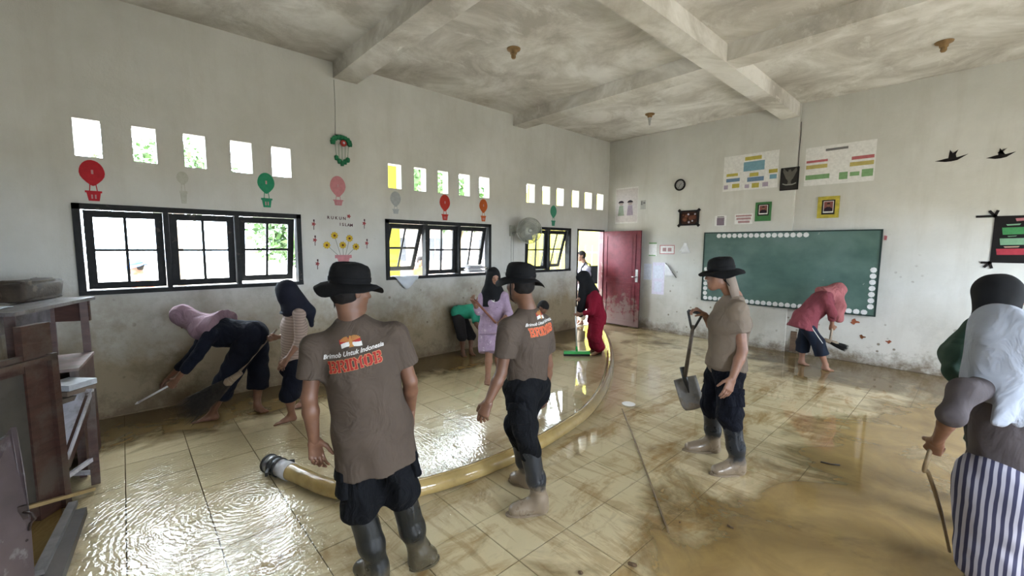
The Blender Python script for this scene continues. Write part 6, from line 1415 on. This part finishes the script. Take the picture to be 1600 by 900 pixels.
# small sheets
poster('small_notice', (1117, 337, 1135, 353), PW, 'small notice with a dark printed block left of the pink one', 'notice', marks=((.18, .05, .82, .80, paint('faded_purple_print', (.25, .20, .24)), 'printed_block'), (.2, .84, .8, .93, GYM, 'printed_heading')))
poster('small_notice', (1148, 334, 1176, 350), PW, 'small notice with faded pink print left of the green portrait', 'notice', marks=((.06, .72, .94, .88, paint('faded_pink_print', (.48, .30, .30)), 'printed_heading'), (.1, .42, .9, .62, paint('faded_pink_print', (.48, .30, .30)), 'printed_block'), (.2, .1, .85, .32, paint('faded_pink_print', (.48, .30, .30)), 'printed_block')))
e, O_, w, h = poster('children_poster', (962, 293, 997, 349), PW, 'tall faded poster of two children above the open door', 'poster', marks=((.02, .04, .98, .96, paint('pale_pink_ground', (.74, .69, .68)), 'printed_ground'),))
for u_, cl_, hr_ in ((.26, paint('soft_green_dress', (.36, .42, .32)), .1), (.66, paint('soft_lilac_dress', (.46, .38, .46)), .1)):
    m = MB(); m.prism([((u_-.14)*w, .22*h), ((u_+.14)*w, .22*h), ((u_+.09)*w, .50*h), ((u_-.09)*w, .50*h)], O_, NX, NZ, SN, .0035, .005); part('printed_dress', m, cl_, e)
    m = MB(); m.prism(ell(u_*w, .56*h, .10*w, .055*h, 14), O_, NX, NZ, SN, .005, .0065); part('printed_face', m, paint('pale_print_skin', (.52, .42, .38)), e)
    m = MB(); m.prism([(u_*w+.125*w*math.cos(t), .575*h+.065*h*math.sin(t)) for t in np.linspace(0, PI, 9)], O_, NX, NZ, SN, .0065, .008); part('printed_hair', m, JK, e)
poster('small_notice', (1001, 313, 1009, 327), paint('wall_white_sheet', (.50, .49, .46)), 'tiny faded drawing high beside the children poster', 'notice', marks=((.1, .5, .35, .9, GYM, 'printed_mark'), (.5, .6, .9, .8, GYM, 'printed_mark')))
poster('frayed_sheet', (1014, 379, 1026, 400), PW, 'white sheet with green corners right of the door', 'notice', marks=((0, .9, 1, 1, GM, 'green_strip'), (0, 0, .9, .08, GM, 'green_strip')))
poster('pink_bordered_sheet', (1031, 383, 1054, 397), PW, 'sheet with a thin pink border right of the door', 'notice', marks=((0, 0, 1, .07, RM, 'border'), (0, .93, 1, 1, RM, 'border'), (0, .07, .04, .93, RM, 'border'), (.96, .07, 1, .93, RM, 'border'), (.2, .3, .45, .7, paint('faded_pink_print', (.48, .30, .30)), 'printed_block'), (.55, .3, .8, .7, paint('faded_pink_print', (.48, .30, .30)), 'printed_block')))
def WP(px, py, d=0.): x, z = fwl(px, py); return V(x, off(x)-d, z)
PB = paint('bluish_sheet', (.70, .73, .82)); PB2 = paint('lilac_sheet', (.72, .68, .80))
poster('blue_tinted_sheet', (1006, 412, 1018, 437), PB, 'narrow bluish sheet, leftmost of the three low sheets by the door', 'notice'); poster('blue_tinted_sheet', (1019, 410, 1038, 460), PB2, 'long lilac-tinted sheet in the middle of the low sheets by the door', 'notice', marks=((.1, .5, .9, .9, PB, 'printed_block'), (.2, .08, .8, .4, PB, 'printed_block')))
sheet('torn_paper', WP(1059, 396, .002), WP(1079, 395, .002), WP(1073, 381, .01), WP(1072, 379, .06), PAP, 'curled torn paper peeling off the wall above the dark spots', 'paper', .02, seed=1)
sheet('torn_paper', WP(1039, 432, .002), WP(1056, 432, .02), WP(1044, 414, .05), WP(1039, 411, .004), PAP, 'triangular torn paper peeling off the wall below the pink bordered sheet', 'paper', .01, seed=2)
m = MB(); m.beam(WP(1041, 411, .03), WP(1058, 434, .035), .01, .006, SN); single('wall_stick', m, BF, 'thin dark stick hanging beside the peeling triangular paper', 'stick')
# chalkboard
x0, x1, z0, z1 = fwl(1100.3, 418)[0], fwl(1372, 424)[0], .785, 2.075
CH = NT('green_chalkboard'); pz = CH.pos(); cc_ = CH.ramp(CH.noise(CH.pos((1, 1, 2)), 1.4, 6, .65), [(.3, (.038, .085, .068)), (.7, (.072, .135, .11))])
cc_ = CH.mix(CH.ramp(CH.noise(pz, 9, 3), [(.70, 0), (.74, .7)]), cc_, (.35, .38, .34)); cc_ = CH.mix(CH.math('MULTIPLY', CH.ramp(CH.noise(pz, .9, 5, .6), [(.45, 0), (.7, 1)]), .45), cc_, (.17, .25, .23))
CH.l(cc_, CH.b.inputs['Base Color']); CH.b.inputs['Roughness'].default_value = .5
e = root('chalkboard', 'long green chalkboard edged with white paper discs on the far wall', 'chalkboard', ((x0+x1)/2, B, z0)); yb = B-.012
m = MB(); m.box((x0, yb-.012, z0), (x1, yb+.008, z1)); bd_ = part('board', m, CH.m, e)
FRM = paint('dark_teal_frame', (.03, .05, .045), .5)
for a, b, c, d in ((x0-.02, x1+.02, z0-.02, z0), (x0-.02, x1+.02, z1, z1+.02), (x0-.02, x0, z0, z1), (x1, x1+.02, z0, z1)): m = MB(); m.box((a, yb-.02, c), (b, yb+.01, d)); part('frame', m, FRM, e)
DISC = paint('scalloped_white_paper', (.78, .78, .76), .6); dm = MB(); dm.prism([(.040*(1+.06*math.cos(8*t))*math.cos(t), .040*(1+.06*math.cos(8*t))*math.sin(t)) for t in np.linspace(0, 2*PI, 25)[:-1]], (0, 0, 0), NX, NZ, SN, 0, .004)
dme = dm.mesh('paper_disc'); dme.materials.append(DISC)
dp = []; stp = .094
x_ = x0+.26
while x_ < x1-.9: dp.append((x_, z1-.05)); x_ += stp
x_ = x0+.06
while x_ < x1-.03: dp.append((x_, z0+.035)); x_ += stp
z_ = z0+.035+stp
while z_ < z1-.60: dp.append((x0+.05, z_)); z_ += stp
z_ = z0+.035+stp
while z_ < z1-.55: dp.append((x1-.05, z_)); z_ += stp
for a, b in dp:
    o = bpy.data.objects.new('paper_disc', dme); SC.collection.objects.link(o); o.parent = e; o.location = (a-(x0+x1)/2, yb-.0125-B, b-z0); o.rotation_euler = (0, random.uniform(0, 6), 0)
m = MB(); q = WP(1376, 372, 0); m.prism([(0, 0), (.03, .0), (.035, .06), (.0, .07)], V(x1+.03, B+.043, q[2]-.03), NX, NZ, SN, 0, .01); single('red_scrap', m, RM, 'small red scrap stuck at the right edge of the chalkboard', 'paper')
for px, py, s_, lab in ((1334, 503, .05, 'rust-red paper scrap on the wall right of the chalkboard, leftmost of three'), (1388, 535, .03, 'small rust-red paper scrap low on the wall towards the right'), (1346, 527, .035, 'brown torn scrap low on the wall below the rust-red one')):
    m = MB(); m.prism([(s_*(1+.45*math.sin(3*t+px))*math.cos(t), s_*.75*(1+.4*math.cos(4*t+py))*math.sin(t)) for t in np.linspace(0, 2*PI, 19)[:-1]], WP(px, py, 0), NX, NZ, SN, 0, .004)
    single('paper_scrap', m, paint('rust_red_scrap', (.32, .10, .05)) if 'rust' in lab[:12] or 'small' in lab[:6] else BRC, lab, 'paper')
# paper birds
def bird(px, py, s, label, flip=1):
    c = WP(px, py, 0); m = MB()
    m.prism([(-.16*s, -.01), (-.05*s, .015), (.0, .02), (.06*s, .02), (.16*s, .05*s), (.06*s, -.02), (.0, -.03), (-.06*s, -.03)], c, NX, NZ, SN, 0, .004)
    m.prism([(-.03*s, .01), (.05*s, .01), (.04*s*flip, .06*s), (.06*s, .12*s), (.01*s, .08*s), (-.02*s, .13*s)], c, NX, NZ, SN, .0, .006)
    single('paper_bird', m, BF, label, 'wall decoration')
bird(1486, 248, 1.0, 'black paper bird, left of the two on the far wall'); bird(1564, 243, .8, 'black paper bird, right of the two on the far wall', -1)
# black display board with coloured cards
x0, x1 = fwl(1551, 370)[0], fwl(1551, 370)[0]+1.05; z1 = fwl(1570, 337)[1]; z0 = fwl(1570, 411)[1]; e = root('display_board', 'black display board with green, red and yellow cards at the right edge', 'display board', (x0+.5, B+.045, z0)); O_ = V(x0, B+.045, z0); h = z1-z0
m = MB(); m.prism(rect(0, x1-x0, 0, h), O_, NX, NZ, SN, 0, .01); bd_ = part('backing', m, BF, e)
DG = paint('card_mid_green', (.07, .28, .10)); PG = paint('card_pale_green', (.22, .40, .25)); PKc = paint('card_pink', (.52, .20, .22)); RDc = paint('card_red', (.42, .05, .07)); YC = paint('card_yellow', (.50, .48, .08)); PWc = paint('card_peach', (.55, .38, .28))
for u0, v0, u1, v1, mk in ((.07, .60, .27, .76, DG), (.10, .79, .22, .83, PG), (.06, .38, .29, .53, PG), (.12, .555, .20, .58, PG), (.04, .17, .32, .31, RDc), (.10, .325, .23, .36, PWc), (.17, .88, .25, .95, PKc), (.34, .86, .60, .99, PKc), (.46, .62, .60, .78, PG), (.46, .38, .60, .52, YC), (.46, .18, .60, .32, DG), (.66, .60, .9, .76, DG), (.66, .38, .9, .53, RDc), (.66, .17, .9, .31, YC)):
    m = MB(); W_ = x1-x0; j_ = .012; m.prism([(u0*W_+j_, v0*h), (u1*W_-j_, v0*h+j_*.5), (u1*W_, v1*h), (u0*W_, v1*h-j_*.5)], O_, NX, NZ, SN, .010, .013); cd_ = part('card', m, mk, bd_)
m = MB(); m.prism(ell(.42*(x1-x0), .11*h, .055, .045, 16), O_, NX, NZ, SN, .010, .013); part('yellow_ring', m, YC, bd_); m = MB(); m.prism(ell(.42*(x1-x0), .11*h, .025, .02, 12), O_, NX, NZ, SN, .013, .015); part('ring_hole', m, BF, bd_)
for v_ in (0, h): 
    for a in (0, 1, 2): m = MB(); c = O_+NZ*v_+SN*.008; d_ = (V(-1, 0, 0), nrm(V(-.6, 0, .8 if v_ else -.8)), nrm(V(.3, 0, 1 if v_ else -1)))[a]; m.beam(c-d_*.02, c+d_*(.17, .09, .08)[a] if v_ else c+d_*.08, .03, .006, SN); part('twig', m, BF, e)
# lamp roses on the ceiling
RUSTY = mat('brown_stained_rose', (.22, .13, .05), .7, .4, 12); 
for (x, y, lab, tube_) in ((-4.03, 3.68, 'rusty lamp rose on the ceiling between the first two beams', 0), (-4.22, 7.2, 'rusty lamp rose with a pale bulb holder near the far wall', 1), (-.47, 7.2, 'rusty lamp rose on the ceiling at the right', 0)):
    e = root('lamp_rose', lab, 'light fitting', (x, y, ZC-.12)); m = MB(); m.lathe([(.001, 0), (.085, 0), (.08, .015), (.045, .03), (.04, .06), (.03, .065), (.001, .065)], (x, y, ZC-.001), (0, 0, -1), 20); part('base', m, RUSTY, e)
    m = MB(); m.lathe([(.028, .06), (.03, .10), (.02, .115), (.001, .115)], (x, y, ZC), (0, 0, -1), 14); part('socket', m, paint('white_socket', (.5, .5, .48)) if tube_ else RUSTY, e)
    if tube_: m = MB(); m.tube([(x, y, ZC-.11), (x, y, ZC-.2)], [.022, .012], 10); part('bulb_holder', m, paint('white_socket', (.5, .5, .48)), e)
# pilaster crack: thin cable clipped in the corner of the wall step
m = MB(); m.tube([(XP+.012, B+.03, ZC-.3), (XP+.02, B+.02, 3.7), (XP+.010, B+.03, 3.4), (XP+.013, B+.035, 3.05)], .005, 6); single('wall_cable', m, BF, 'dark cable running down the wall step beside the eagle picture', 'cable')
m = MB(); m.tube([(-A+.004, 2.21, 3.98), (-A+.005, 2.215, 3.6), (-A+.004, 2.205, 3.25)], .004, 5); single('wall_cable', m, GS, 'thin cable on the left wall leading from the beam to the paper mobile', 'cable')
